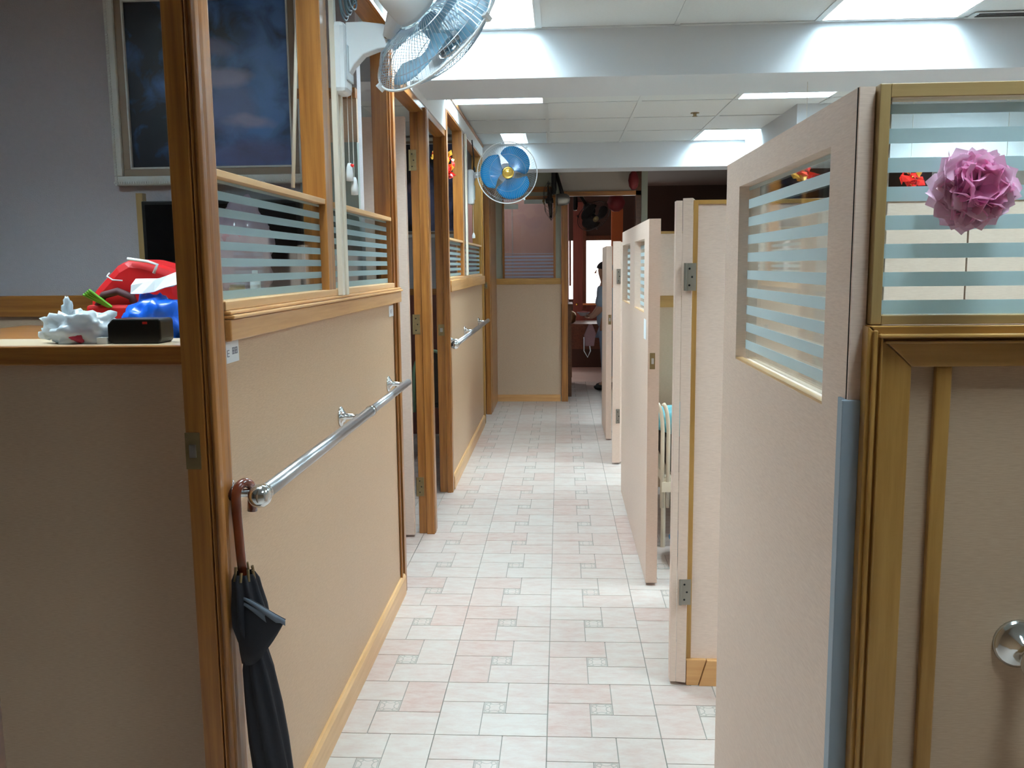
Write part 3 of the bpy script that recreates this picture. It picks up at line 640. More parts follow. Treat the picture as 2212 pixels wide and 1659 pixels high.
# ------------------------------------------------------------------ far partition, doorway and back room
YF = 8.98
fwl = struct(bx('wall_back', tan_lam_f, None, -0.642, 0.008, YF, YF + 0.05, 0, 1.19), 'far tan partition facing down the corridor')
bx('baseboard', pale_x, fwl, -0.642, 0.0, YF - 0.012, YF, 0, 0.07); bx('rail', oak_x, fwl, -0.642, 0.008, YF - 0.015, YF + 0.05, 1.19, 1.25, bevel=0.002)
bx('side_panel', greygreen, fwl, -0.642, -0.578, YF, YF + 0.05, 1.25, 2.40); bx('side_panel', greygreen, fwl, -0.045, 0.008, YF, YF + 0.05, 1.25, 2.40)
bx('window_frame', wood_z, fwl, -0.578, -0.558, YF - 0.01, YF + 0.05, 1.25, 2.10); bx('window_frame', wood_z, fwl, -0.068, -0.045, YF - 0.01, YF + 0.05, 1.25, 2.10)
bx('window_frame', wood_x, fwl, -0.558, -0.068, YF - 0.01, YF + 0.05, 2.03, 2.06); bx('transom', wood_x, fwl, -0.558, -0.068, YF - 0.01, YF + 0.05, 2.10, 2.15); bx('top_panel', greygreen, fwl, -0.578, -0.045, YF + 0.01, YF + 0.04, 2.06, 2.40)
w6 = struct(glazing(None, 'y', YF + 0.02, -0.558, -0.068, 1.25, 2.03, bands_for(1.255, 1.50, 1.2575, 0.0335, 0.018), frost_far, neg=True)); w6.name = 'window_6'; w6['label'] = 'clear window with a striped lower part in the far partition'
fj = struct(bx('door_jamb', wood_z, None, 0.012, 0.075, YF - 0.03, YF + 0.06, 0, 2.10, bevel=0.002), 'wooden jamb left of the far doorway')
bx('lintel', wood_x, fj, 0.075, 0.80, YF - 0.02, YF + 0.05, 2.055, 2.098); bx('over_panel', plain('grey_beige_board', lin(170, 160, 148), 0.8), fj, 0.012, 0.76, YF, YF + 0.04, 2.098, 2.40)
rj = struct(bx('door_jamb', dark_wood, None, 0.745, 0.80, YF - 0.02, YF + 0.06, 0, 2.40), 'dark jamb right of the far doorway')
bx('post', greygreen, rj, 0.80, 0.86, YF - 0.03, YF + 0.06, 0, 2.40)
struct(bx('wall_back', dark_wood, None, 0.86, 3.6, YF, YF + 0.05, 0, 1.45), 'low dark partition right of the far doorway')
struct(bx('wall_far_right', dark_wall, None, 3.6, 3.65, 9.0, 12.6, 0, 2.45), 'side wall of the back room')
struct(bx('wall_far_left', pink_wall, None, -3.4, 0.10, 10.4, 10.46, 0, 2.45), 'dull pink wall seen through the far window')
bx('wall_line', plain('pale_cable', lin(180, 160, 160), 0.7), bpy.data.objects['wall_far_left.001'], -0.56, -0.545, 10.39, 10.4, 1.2, 2.2)
# window wall of the back room
YW = 12.0
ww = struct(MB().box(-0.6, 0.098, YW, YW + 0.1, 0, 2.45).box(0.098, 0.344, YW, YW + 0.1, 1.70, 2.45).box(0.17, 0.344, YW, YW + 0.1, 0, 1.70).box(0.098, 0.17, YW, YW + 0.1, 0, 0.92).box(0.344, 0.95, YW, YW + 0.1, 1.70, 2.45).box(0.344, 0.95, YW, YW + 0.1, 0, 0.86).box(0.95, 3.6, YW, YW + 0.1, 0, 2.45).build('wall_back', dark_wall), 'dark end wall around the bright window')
bx('door_stile', red_wood, ww, 0.172, 0.300, YW - 0.04, YW, 0.5, 2.2); bx('window_bar', dark_wood, ww, 0.118, 0.146, YW - 0.03, YW + 0.02, 1.10, 1.70)
bx('window_post', dark_wood, ww, 0.300, 0.346, YW - 0.06, YW, 0.8, 2.2); bx('window_head', dark_wood, ww, 0.346, 0.95, YW - 0.03, YW, 1.70, 1.76)
bx('window_sill', pale_x, ww, 0.300, 0.95, YW - 0.08, YW + 0.02, 0.845, 0.87); bx('sill_panel', red_wood, ww, 0.17, 0.95, YW - 0.03, YW, 0.62, 0.845)
bx('door_knob', gold, ww, 0.205, 0.235, YW - 0.09, YW - 0.04, 0.84, 0.87, bevel=0.01)
tl = thing('fill_tube_light', 'added, unseen short tube light brightening the back room', 'light', (-0.9, 9.7, 2.38))  # fill lamp added out of sight to brighten the pink wall
bx('light_body', white_pl, tl, -1.3, -0.5, 9.66, 9.74, 2.355, 2.40); MB().tube([(-1.28, 9.70, 2.335), (-0.52, 9.70, 2.335)], 0.014, 12).build('tube', plain('lit_fill_tube', (1, 1, 1, 1), emit=(0.95, 0.97, 1.0, 1), estr=40), tl)
tag(bx('paper_sheet', paper_w, None, -0.36, -0.09, 9.04, 9.045, 1.99, 2.10), 'pale sheet hanging at the top of the far window', 'paper')
tag(bx('paper_sheet', paper_w, None, -0.56, -0.42, 9.04, 9.045, 1.94, 1.99), 'small pale sheet hanging at the left of the far window', 'paper')
w7 = struct(bx('window_7', glass, None, 0.346, 0.95, YW + 0.04, YW + 0.046, 0.87, 1.70), 'bright back-room window')
fac = struct(MB().box(-3, 4, 16.0, 16.2, -0.5, 5).build('exterior_wall', plain('sunlit_facade', lin(245, 240, 240), 0.9)), 'sunlit pale building outside the window')
bx('shutter', plain('grey_shutter', lin(190, 184, 186), 0.8), fac, 0.75, 0.9, 15.95, 16.0, 1.3, 1.75)
st = thing('side_table', 'dark cluttered table inside the far doorway', 'table', (0.25, 10.6, 0))
bx('table_top', dark_wood, st, 0.09, 0.60, 10.9, 11.6, 0.62, 0.66)
for x in (0.11, 0.56):
    for y in (10.93, 11.57): bx('leg', dark_wood, st, x, x + 0.03, y - 0.015, y + 0.015, 0, 0.62)
bx('drawer', dark_wood, st, 0.12, 0.58, 10.93, 11.5, 0.35, 0.62)
tag(MB().lathe([(0.03, 0), (0.06, 0.02), (0.07, 0.09), (0.055, 0.13), (0.02, 0.15)], Matrix.Translation((0.13, 11.1, 0.66))).build('kettle', dull_metal, None, smooth=True), 'dull metal kettle on the dark table', 'kettle')
ct = thing('tall_cabinet', 'tall dark cabinet just inside the far doorway', 'cabinet', (0.1, 9.5, 0))
bx('cabinet_body', dark_wood, ct, -0.25, 0.115, 9.3, 9.8, 0, 0.95); bx('cabinet_top', dark_wood, ct, -0.26, 0.13, 9.29, 9.81, 0.95, 0.975)
tag(MB().box(0.62, 0.76, 10.96, 11.0, 0.0, 2.08).build('curtain', orange_cl), 'orange-brown curtain strip beside the bright window', 'curtain')
m = MB(); prof = [(0.03, 0), (0.075, 0.03), (0.095, 0.09), (0.075, 0.15), (0.03, 0.18)]
l1 = thing('paper_lantern', 'dark red paper lantern hanging inside the far doorway', 'lantern', (0.585, 9.5, 2.40)); 
MB().lathe(prof, Matrix.Translation((0.585, 9.5, 1.93))).build('lantern_body', red_dark, l1, smooth=True); MB().tube([(0.585, 9.5, 2.11), (0.585, 9.5, 2.40)], 0.004, 6).build('cord', dark_hole, l1)
l2 = thing('paper_lantern', 'dark red lantern at the right jamb under the far beam', 'lantern', (0.73, 8.9, 2.40))
MB().lathe([(r_ * 0.55, h) for r_, h in prof], Matrix.Translation((0.715, 8.88, 2.10))).build('lantern_body', red_dark, l2, smooth=True); MB().tube([(0.715, 8.88, 2.27), (0.715, 8.88, 2.42)], 0.003, 6).build('cord', dark_hole, l2)

# ------------------------------------------------------------------ wall fans
def make_fan(label, wall_x, by, bz, cen, N, R, bladem, hubm, plastic, motor, wires=72, dark=False, blades=3, phase=0.3, hub=0.18, shroud=True, wire_r=0.0009):
    cen = Vector(cen); N = Vector(N).normalized(); F = Matrix.Translation(cen) @ frame_to(N)
    t = thing('wall_fan', label, 'fan', (wall_x, by, bz), 'wall fans')
    # wall box
    m = MB(); m.box(wall_x + 0.001, wall_x + 0.046, by - 0.045, by + 0.045, bz - 0.115, bz + (0.085 if shroud else 0.13))
    wb = m.build('wall_bracket', plastic, t, bevel=0.014)
    bx('control_panel', shade_pl if not dark else plastic, wb, wall_x + 0.0465, wall_x + 0.052, by - 0.034, by + 0.034, bz - 0.08, bz + 0.02, bevel=0.004)
    mc = cen - N * (R * 0.72)         # motor centre
    top = Vector((wall_x + 0.046, by, bz + 0.09)); elbow = Vector((wall_x + 0.185, by - 0.02, bz + 0.042)) if shroud else (mc + top) / 2 + Vector((0, 0, 0.01))
    m = MB()
    prof = []
    if shroud:
        a, e = wall_x + 0.044, elbow.x
        m.prism([(a, bz + 0.085), (a + 0.05, bz + 0.086), (e - 0.03, bz + 0.078), (e - 0.005, bz + 0.066), (e + 0.004, bz + 0.046), (e - 0.002, bz + 0.026), (e - 0.02, bz + 0.012), (e - 0.05, bz + 0.008), (e - 0.09, bz - 0.006), (a + 0.022, bz - 0.035), (a + 0.006, bz - 0.06), (a, bz - 0.065)], 1, by - 0.022, by + 0.022)
        m.build('arm', plastic, t, bevel=0.006)
        MB().lathe([(0.006, 0), (0.006, 0.003), (0.002, 0.004)], Matrix.Translation((e - 0.022, by - 0.022, bz + 0.042)) @ frame_to((0, -1, 0)), 10).build('screw', dull_metal, t)
    else:
        m.tube([top, elbow, mc], [0.022, 0.018, 0.02], 10); m.build('arm', plastic, t, smooth=True)
    if shroud:
        MB().tube([elbow + Vector((-0.01, 0, 0)), (elbow + mc) / 2, mc], [0.022, 0.024, 0.028], 12).build('tilt_joint', motor, t, smooth=True)
    # motor housing: rounded can along -N
    r0 = R * 0.30
    mo = Matrix.Translation(cen - N * (R * 0.36)) @ frame_to(-N)
    MB().lathe([(0.01, 0), (r0 * 0.98, 0.0), (r0 * 1.04, R * 0.06), (r0, R * 0.34), (r0 * 0.9, R * 0.52), (r0 * 0.62, R * 0.64), (r0 * 0.1, R * 0.68)], mo, 28).build('motor_housing', motor, t, smooth=True)
    # ring
    seg = 72
    MB().tube([F @ Vector((R * math.cos(2 * math.pi * k / seg), R * math.sin(2 * math.pi * k / seg), 0)) for k in range(seg)], R * 0.017, 8, closed=True).build('guard_ring', white_pl if not dark else plastic, t, smooth=True)
    for an in (0.9, 3.2, 5.3):
        MB().box(-0.008, 0.008, -0.006, 0.006, -0.012, 0.012, M=F @ Matrix.Rotation(an, 4, 'Z') @ Matrix.Translation((R * 1.02, 0, 0))).build('guard_clip', white_pl if not dark else plastic, t)
    def guard(name, sgn, depth, rin, cross):
        m = MB(); wr_ = wire_r
        for k in range(wires):
            a = 2 * math.pi * k / wires; pts = []
            for q in range(8):
                u = q / 7; rr = R * (1 - u) + rin * u; zz = sgn * depth * math.sin(min(1, u * 1.25) * math.pi / 2)
                tw = a + 0.25 * u * sgn
                pts.append(F @ Vector((rr * math.cos(tw), rr * math.sin(tw), zz)))
            m.tube(pts, wr_, 3)
        for rr_f in cross:
            u = (R - R * rr_f) / (R - rin); zz = sgn * depth * math.sin(min(1, u * 1.25) * math.pi / 2)
            m.tube([F @ Vector((R * rr_f * math.cos(2 * math.pi * k / 48), R * rr_f * math.sin(2 * math.pi * k / 48), zz)) for k in range(48)], wr_ * 1.2, 4, closed=True)
        return m.build(name, wirem if not dark else plastic, t)
    guard('rear_guard', -1, R * 0.34, R * 0.32, (0.88, 0.55))
    guard('front_guard', 1, R * 0.30, R * hub * 1.1, (0.9, 0.6))
    # blades
    for b_ in range(blades):
        vs, fs = [], []; nr, na = 9, 9; base = 2 * math.pi * b_ / blades + phase
        for i in range(nr):
            u = i / (nr - 1); rr = R * (0.14 + 0.76 * u)
            half = (0.34 + 0.66 * math.sin(min(1, u * 1.08) * math.pi * 0.62)) * (1 - 0.30 * max(0, u - 0.75) / 0.25)
            for j in range(na):
                v = j / (na - 1) * 2 - 1; an = base + v * half + 0.25 * u
                shrink = 1 - 0.10 * u * v * v
                vs.append(F @ Vector((rr * shrink * math.cos(an), rr * shrink * math.sin(an), R * 0.13 * v * (0.9 - 0.3 * u))))
        for i in range(nr - 1):
            for j in range(na - 1): fs.append((i * na + j, i * na + j + 1, (i + 1) * na + j + 1, (i + 1) * na + j))
        o = MB().add(vs, fs).build('blade', bladem, t, smooth=True)
        sm = o.modifiers.new('solid', 'SOLIDIFY'); sm.thickness = 0.0015
    hm = Matrix.Translation(cen + N * (R * 0.16)) @ frame_to(N)
    MB().lathe([(R * 0.14, -R * 0.34), (R * 0.14, 0), (R * 0.11, R * 0.05)], hm, 24).build('blade_hub', bladem if not dark else plastic, t, smooth=True)
    hc = Matrix.Translation(cen + N * (R * 0.29)) @ frame_to(N)
    h = MB().lathe([(R * hub, -0.004), (R * hub, 0.004), (R * hub * 0.92, 0.009), (R * hub * 0.75, 0.009), (R * hub * 0.62, 0.004), (R * hub * 0.5, 0.010), (R * hub * 0.1, 0.016)], hc, 32).build('hub_cap', hubm, t, smooth=True)
    return t
aimv = lambda az, el: (math.cos(math.radians(az)) * math.cos(math.radians(el)), math.sin(math.radians(az)) * math.cos(math.radians(el)), math.sin(math.radians(el)))
fan1 = make_fan('large white wall fan with pale clear blades, nearest, at the top left', -0.665, 2.68, 2.0, (-0.36, 2.683, 2.063), aimv(47, -35), 0.225, blade_lt, chrome, white_pl, white_pl, wires=90, wire_r=0.0012)
fan2 = make_fan('white wall fan with blue blades and gold hub facing the viewer', -0.665, 6.50, 1.935, (-0.372, 6.40, 2.030), aimv(-82, -6), 0.212, blade_bl, gold, white_pl, white_pl, wires=80, phase=0.75, hub=0.2, shroud=False)
fan3 = make_fan('dark wall fan seen edge-on by the far partition window', -0.085, 8.86, 2.18, (-0.10, 8.78, 2.0), aimv(180, -4), 0.19, blade_dk, dull_metal, blk, grey_metal, wires=24, dark=True, shroud=False)
fan3.children[0].location = (0, 0, 0)
fan4 = make_fan('dark fan silhouette hanging inside the far doorway', 0.14, 9.85, 2.08, (0.36, 9.75, 1.90), aimv(-60, -38), 0.19, blade_dk, dull_metal, blk, blk, wires=40, dark=True, shroud=False)

# pull cords, trunking, loose cables
for (y, z0, lab, red) in ((2.70, 1.66, 'white pull cord with red-tipped handle under the big fan', True), (2.715, 1.62, 'white pull cord with plain white plug under the big fan', False)):
    x = -0.632 if red else -0.622
    t = thing('pull_cord', lab, 'cord', (x, y, z0))
    MB().tube([(x, y, z0), (x, y, 1.90)], 0.0012, 6).build('string', cordm, t)
    MB().lathe([(0.005, 0.03), (0.009, 0.018), (0.011, -0.002), (0.011, -0.022), (0.002, -0.023)], Matrix.Translation((x, y, z0)), 14).build('handle', white_pl, t, smooth=True)
    if red: MB().lathe([(0.0035, 0.0), (0.0065, 0.003), (0.0065, 0.008), (0.003, 0.01)], Matrix.Translation((x + 0.008, y, z0 + 0.018)), 12).build('red_tip', red_tin, t)
for (y, z1, lab) in ((2.648, 2.29, 'wider cream cable trunking beside the first window post'), (2.70, 1.885, 'cream cable trunking running down from the big fan')):
    t = tag(MB().box(-0.664, -0.648, y - 0.014, y + 0.012, 1.297, z1).build('cable_trunking', pipe_pl, None, bevel=0.002), lab, 'trunking', 'cream trunkings')
tag(MB().box(-0.664, -0.650, 6.30, 6.345, 1.313, 2.29).build('cable_trunking', pipe_pl, None, bevel=0.002), 'cream cable trunking beside the second window post', 'trunking', 'cream trunkings')
tag(MB().tube([(-0.742, 2.62, 2.25), (-0.742, 2.60, 2.14), (-0.735, 2.46, 1.60)], 0.0055, 8).build('cable', pipe_pl, None, smooth=True), 'cream cable slanting down behind the first window post', 'cable')
pts = []
for k in range(150):
    a = k * 2 * math.pi / 30; lp = k // 30
    pts.append((-0.632 + 0.006 * lp, 2.70 + (0.052 + 0.006 * math.sin(lp * 2.1)) * math.cos(a) - 0.03 * (lp % 2) * 0.5, 2.150 + (0.048 - 0.004 * lp) * math.sin(a) * 1.0 + 0.004 * lp))
pts = [(-0.655, 2.76, 2.28)] + pts + [(-0.64, 2.66, 2.28)]
tag(MB().tube(pts, 0.0032, 6).build('cable_coil', cable_m, None, smooth=True), 'coiled grey-blue cable hanging at the top of the big fan bracket', 'cable')
pts = [(-0.640, 6.62, 2.29), (-0.63, 6.64, 2.15), (-0.635, 6.66, 2.08)] + [(-0.63, 6.66 + 0.05 * math.cos(a * 0.9), 2.05 + 0.05 * math.sin(a)) for a in [k * 0.5 for k in range(30)]]
tag(MB().tube(pts, 0.005, 6).build('cable_coil', plain('dark_cable', lin(40, 44, 44), 0.5), None, smooth=True), 'dark tangled cable behind the blue fan', 'cable')
tag(MB().tube([(-0.655, 5.05, 2.37), (-0.645, 5.12, 2.33), (-0.645, 5.2, 2.32), (-0.645, 5.28, 2.36), (-0.645, 5.30, 2.40)], 0.004, 6).build('cable', cable_m, None, smooth=True), 'short looped cable on the white fascia below the first beam', 'cable')
t = thing('pull_cord', 'white pull cord under the blue fan', 'cord', (-0.632, 6.55, 1.6))
MB().tube([(-0.632, 6.55, 1.60), (-0.632, 6.55, 1.83)], 0.0015, 6).build('string', cordm, t); MB().lathe([(0.004, 0.02), (0.012, 0.0), (0.012, -0.018), (0.003, -0.02)], Matrix.Translation((-0.632, 6.55, 1.60)), 12).build('handle', white_pl, t)

# ------------------------------------------------------------------ handrails
def handrail(label, a, b_, wall, flanges, r1=0.0155, r2=None, joint=None, axis='y', near_ball=True):
    t = thing('handrail', label, 'handrail', ((a[0] + b_[0]) / 2, (a[1] + b_[1]) / 2, a[2]), 'chrome handrails')
    A, B = Vector(a), Vector(b_)
    if joint is not None:
        J = A.lerp(B, joint); MB().tube([A, J], r1, 20).build('rail_tube', steel, t, smooth=True); MB().tube([J, B], r2, 20).build('rail_tube', steel, t, smooth=True)
        MB().tube([J - (B - A).normalized() * 0.012, J + (B - A).normalized() * 0.006], r1 * 1.12, 20).build('collar', chrome, t, smooth=True)
    else: MB().tube([A, B], r1, 20).build('rail_tube', steel, t, smooth=True)
    d = (A - B).normalized()
    if near_ball:
        MB().lathe([(r1 * 1.0, -0.03), (r1 * 1.15, -0.026), (r1 * 1.15, -0.022), (r1 * 1.0, -0.02), (r1 * 1.05, -0.014), (r1 * 1.4, -0.006), (r1 * 1.55, 0.004), (r1 * 1.4, 0.014), (r1 * 0.95, 0.022), (r1 * 0.3, 0.026)], Matrix.Translation(A) @ frame_to(d), 24).build('ball_end', chrome, t, smooth=True)
    n = Vector((1, 0, 0)) if axis == 'x' else Vector((0, -1, 0))
    for f in flanges:
        P = A.lerp(B, f) if f >= 0 else A
        Wp = Vector((wall, P.y, P.z)) if axis == 'x' else Vector((P.x, wall, P.z))
        dist = (P - Wp).length
        MB().lathe([(0.031, 0), (0.031, 0.004), (0.026, 0.008), (0.018, 0.010), (0.016, 0.015), (0.009, 0.018), (0.0075, dist - 0.012), (0.010, dist - 0.006), (0.006, dist)], Matrix.Translation(Wp) @ frame_to(n), 24).build('wall_flange', chrome, t, smooth=True)
    return t
handrail('long chrome handrail with an umbrella hooked over its near end', (-0.600, 1.70, 0.930), (-0.600, 3.44, 0.928), -0.672, [0.01, 0.54, 0.975], 0.0155, 0.0135, 0.60, 'x')
handrail('shorter chrome handrail on the second bay', (-0.600, 5.02, 0.935), (-0.600, 7.35, 0.930), -0.672, [0.14, 0.5, 0.95], 0.0155, None, None, 'x')
handrail('chrome handrail end at the near right wall', (0.575, 1.035, 0.902), (1.4, 1.035, 0.902), YR, [-1, 0.9], 0.0145, None, None, 'y')

# ------------------------------------------------------------------ umbrella
um = thing('umbrella', 'folded black umbrella with wooden crook hanging on the handrail', 'umbrella', (-0.605, 1.66, 0.93), None)
ux, uy = -0.650, 1.698
cr_ = []
R_ = 0.022
for k in range(15):
    a = math.pi * (1.0 - k / 14 * 1.12)
    cr_.append((ux + 0.5 * R_ * (1 + math.cos(a)), uy + 0.85 * R_ * (1 + math.cos(a)), 0.926 + R_ * 1.15 * math.sin(a)))
hd_pts = [(ux + 0.016, uy - 0.020, 0.745), (ux + 0.008, uy - 0.012, 0.82), (ux, uy, 0.895)] + cr_ + [(cr_[-1][0] - 0.002, cr_[-1][1], cr_[-1][2] - 0.028)]
MB().tube(hd_pts, [0.0095] * 2 + [0.010] * (len(hd_pts) - 3) + [0.0105], 14).build('handle', umb_wood, um, smooth=True)
# canopy: pleated bundle
def canopy():
    m = MB(); nseg = 48; rows = []
    prof = [(0.778, 0.018), (0.765, 0.024), (0.745, 0.026), (0.71, 0.031), (0.67, 0.034), (0.64, 0.028), (0.62, 0.021), (0.60, 0.024), (0.57, 0.029), (0.50, 0.033), (0.42, 0.035), (0.34, 0.035), (0.27, 0.030), (0.20, 0.022), (0.13, 0.013), (0.10, 0.006)]
    vs = []
    for i, (z, r_) in enumerate(prof):
        cx = ux + 0.018 + (0.778 - z) * 0.085; cy = uy - 0.022 + (0.778 - z) * 0.02
        for k in range(nseg):
            a = 2 * math.pi * k / nseg
            rr = r_ * (1 + 0.16 * math.sin(8 * a + z * 14) + 0.08 * noise.noise(Vector((math.cos(a) * 2, math.sin(a) * 2, z * 12))))
            vs.append((cx + rr * math.cos(a), cy + rr * math.sin(a), z))
    fs = [(i * nseg + k, i * nseg + (k + 1) % nseg, (i + 1) * nseg + (k + 1) % nseg, (i + 1) * nseg + k) for i in range(len(prof) - 1) for k in range(nseg)]
    fs += [tuple(range((len(prof) - 1) * nseg, len(prof) * nseg))]
    m.add(vs, fs)
    return m
canopy().build('canopy', umb_cloth, um, smooth=True)
# hanging fold to the right with grey hems
c0 = Vector((ux + 0.018, uy - 0.022, 0))
def fold(z_top, z_tip, z_bot, out, name, mat, edge):
    vs = []; fs = []; n = 14
    for i in range(n):
        u = i / (n - 1); x = c0.x - 0.012 + (out + 0.012) * u; dy = -0.030 * math.sin(u * math.pi * 0.8) - 0.008
        zt = z_top + (z_tip - z_top) * (u ** 1.3) + 0.010 * math.sin(u * math.pi); zb = z_bot + (z_tip - z_bot) * (u ** 2.2)
        for j in range(6):
            v = j / 5; vs.append((x, c0.y + dy - 0.014 * math.sin(v * math.pi) * (1 - u), zt + (zb - zt) * v))
    for i in range(n - 1):
        for j in range(5): fs.append((i * 6 + j, (i + 1) * 6 + j, (i + 1) * 6 + j + 1, i * 6 + j + 1))
    o = MB().add(vs, fs).build(name, mat, um, smooth=True); s_ = o.modifiers.new('s', 'SOLIDIFY'); s_.thickness = 0.003
    m = MB(); e = [vs[i * 6] for i in range(n)]; m2 = []
    for i, p in enumerate(e):
        u = i / (n - 1); wd = 0.005 + 0.014 * u ** 1.5 * (1 if u < 0.9 else 0.5)
        m2 += [(p[0], p[1] - 0.003, p[2]), (p[0], p[1] - 0.005, p[2] - wd)]
    o2 = MB().add(m2, [(2 * i, 2 * i + 2, 2 * i + 3, 2 * i + 1) for i in range(n - 1)]).build('grey_hem', edge, o, smooth=True); s_ = o2.modifiers.new('s', 'SOLIDIFY'); s_.thickness = 0.0015
fold(0.735, 0.692, 0.60, 0.088, 'canopy_fold', umb_cloth, umb_edge)
fold(0.725, 0.684, 0.59, 0.078, 'canopy_fold', umb_cloth, umb_edge)
m = MB()
for k in range(8):
    a = 2 * math.pi * k / 8; m.tube([(c0.x + 0.017 * math.cos(a), c0.y + 0.017 * math.sin(a), 0.783 + 0.005 * (k % 3)), (c0.x + 0.020 * math.cos(a), c0.y + 0.024 * math.sin(a), 0.765)], 0.003, 6)
m.build('rib_tips', dull_metal, um)
MB().tube([(c0.x, c0.y, 0.76), (c0.x + 0.058, c0.y + 0.014, 0.06)], 0.004, 8).build('shaft', steel, um)

# ------------------------------------------------------------------ pink paper flower on the near right window
fc = Vector((0.476, 1.085, 1.463))
fl = thing('paper_flower', 'pink tissue paper flower stuck on the near right window', 'flower', fc)
pet_meshes = []
for s_ in range(6):
    rr = random.Random(s_); vs, fs = [], []; n, k_ = 7, 7; ph = rr.random() * 6
    for i in range(n):
        u = i / (n - 1)
        for j in range(k_):
            v = j / (k_ - 1) * 2 - 1
            wdt = 0.008 + 0.026 * math.sin(min(1, u * 1.15) * math.pi * 0.62)
            vs.append((v * wdt, 0.004 * math.sin(v * 5 + ph) * u + 0.003 * math.sin(u * 9 + ph), u * 0.036 * (1 - 0.10 * v * v) + 0.002 * math.sin(v * 9 + ph) * u))
    for i in range(n - 1):
        for j in range(k_ - 1): fs.append((i * k_ + j, i * k_ + j + 1, (i + 1) * k_ + j + 1, (i + 1) * k_ + j))
    me = bpy.data.meshes.new('petal'); me.from_pydata(vs, [], fs); me.materials.append(petal_mat if s_ < 3 else petal_in)
    for p in me.polygons: p.use_smooth = True
    pet_meshes.append(me)
rp = random.Random(11)
for k in range(64):
    lay = k / 64; a = k * 2.399963; tilt = math.radians(86 - 52 * lay)   # outer petals flat, inner ones stand up
    o = bpy.data.objects.new('petal', rp.choice(pet_meshes[:3] if lay < 0.55 else pet_meshes[3:])); C.objects.link(o); o.parent = fl
    M_ = Matrix.Rotation(a, 4, 'Y') @ Matrix.Rotation(math.pi / 2 - tilt + rp.uniform(-0.25, 0.25), 4, 'X') @ Matrix.Rotation(rp.uniform(-0.7, 0.7), 4, 'Z') @ Matrix.Scale(1.12 - 0.28 * lay + rp.uniform(-0.08, 0.12), 4)
    o.matrix_local = Matrix.Translation((0, -0.004 - 0.012 * lay, 0)) @ M_
pk = transl('deep_pink_paper', lin(206, 90, 150), 0, 0.5, 0.3, 0.02)
MB().lathe([(0.004, 0), (0.010, 0.004), (0.008, 0.012), (0.002, 0.016)], Matrix.Translation(fc) @ frame_to((0, -1, 0)), 10).build('flower_heart', pk, fl, smooth=True)

# ------------------------------------------------------------------ hanging ornaments
def ornament(label, p, size, seed, n=26, cord=0.3):
    t = thing('festive_ornament', label, 'ornament', p, 'red and gold festive ornaments'); rr = random.Random(seed)
    m = MB()
    for k in range(n):
        c = Vector((rr.gauss(0, 0.28), rr.gauss(0, 0.2), rr.gauss(0, 0.55))) * size
        M_ = Matrix.Translation(Vector(p) + c) @ Matrix.Rotation(rr.random() * 6, 4, Vector((rr.random(), rr.random(), rr.random())).normalized())
        a = size * rr.uniform(0.25, 0.5)
        pts = [M_ @ Vector(q) for q in ((0, 0, a), (a * 0.6, a * 0.2, 0), (0, 0, -a), (-a * 0.6, a * 0.2, 0), (0, -a * 0.25, 0))]
        m.add(pts, [(0, 1, 4), (1, 2, 4), (2, 3, 4), (3, 0, 4), (0, 3, 1), (3, 2, 1)], rr.choice([0, 0, 1]))
    m.build('foil_leaves', [red_tin, gold_tin], t)
    MB().tube([(p[0], p[1], p[2]), (p[0], p[1], p[2] + cord)], 0.0015, 5).build('cord', cordm, t)
    return t
ornament('red and gold foil ornament inside the second left doorway', (-0.70, 5.62, 2.00), 0.065, 1, 40, 0.3)
ornament('small red ornament left of the lock post', (-0.795, 5.72, 2.07), 0.035, 2, 14, 0.3)
ornament('red and gold ornament seen through the near right window, left of the flower', (1.66, 4.4, 1.76), 0.07, 3, 30, 0.6)
ornament('red and gold ornament seen through the near right window, right of the flower', (2.10, 4.4, 1.76), 0.07, 4, 30, 0.6)
ornament('red and gold ornament seen through the nearest right door window', (1.14, 4.3, 1.80), 0.07, 5, 30, 0.55)

# ------------------------------------------------------------------ things on the ledge and cabinet
def blob(cen, size, seed, amp=0.25, freq=2.2, floor_z=None, sub=4, ridge=0.0):
    bm = bmesh.new(); bmesh.ops.create_icosphere(bm, subdivisions=sub, radius=1)
    off = Vector((seed * 7.3, seed * 3.1, seed * 1.7)); vs = []
    for v in bm.verts:
        n = v.co.normalized(); d = 1 + amp * noise.noise(n * freq + off) + ridge * abs(noise.noise(n * freq * 2.6 + off)) + amp * 0.35 * noise.noise(n * freq * 3 + off)
        p = Vector((n.x * size[0], n.y * size[1], n.z * size[2])) * d + Vector(cen)
        if floor_z is not None and p.z < floor_z: p.z = floor_z + 0.0005
        v.co = p
    m = MB(); m.add([v.co.copy() for v in bm.verts], [tuple(v.index for v in f.verts) for f in bm.faces]); bm.free()
    return m
ZL = 1.2235
pb = thing('plastic_bag', 'crumpled white plastic bag on the ledge, left of the black box', 'bag', (-1.03, 1.87, ZL))
blob((-1.035, 1.88, ZL + 0.026), (0.070, 0.045, 0.040), 3, 0.45, 2.4, ZL, 4, 0.5).build('bag_body', bag_mat, pb, smooth=True)
m = blob((-1.068, 1.875, ZL + 0.072), (0.011, 0.008, 0.027), 5, 0.5, 2, None, 3); m.build('knot_ear', bag_mat, pb, smooth=True)
blob((-1.112, 1.872, ZL + 0.020), (0.022, 0.008, 0.014), 6, 0.6, 2, ZL, 3).build('knot_ear', bag_mat, pb, smooth=True)
blob((-1.030, 1.862, ZL + 0.014), (0.034, 0.030, 0.016), 8, 0.3, 2, ZL, 3).build('red_content', plain('dark_pink_content', lin(190, 50, 80), 0.5), pb, smooth=True)
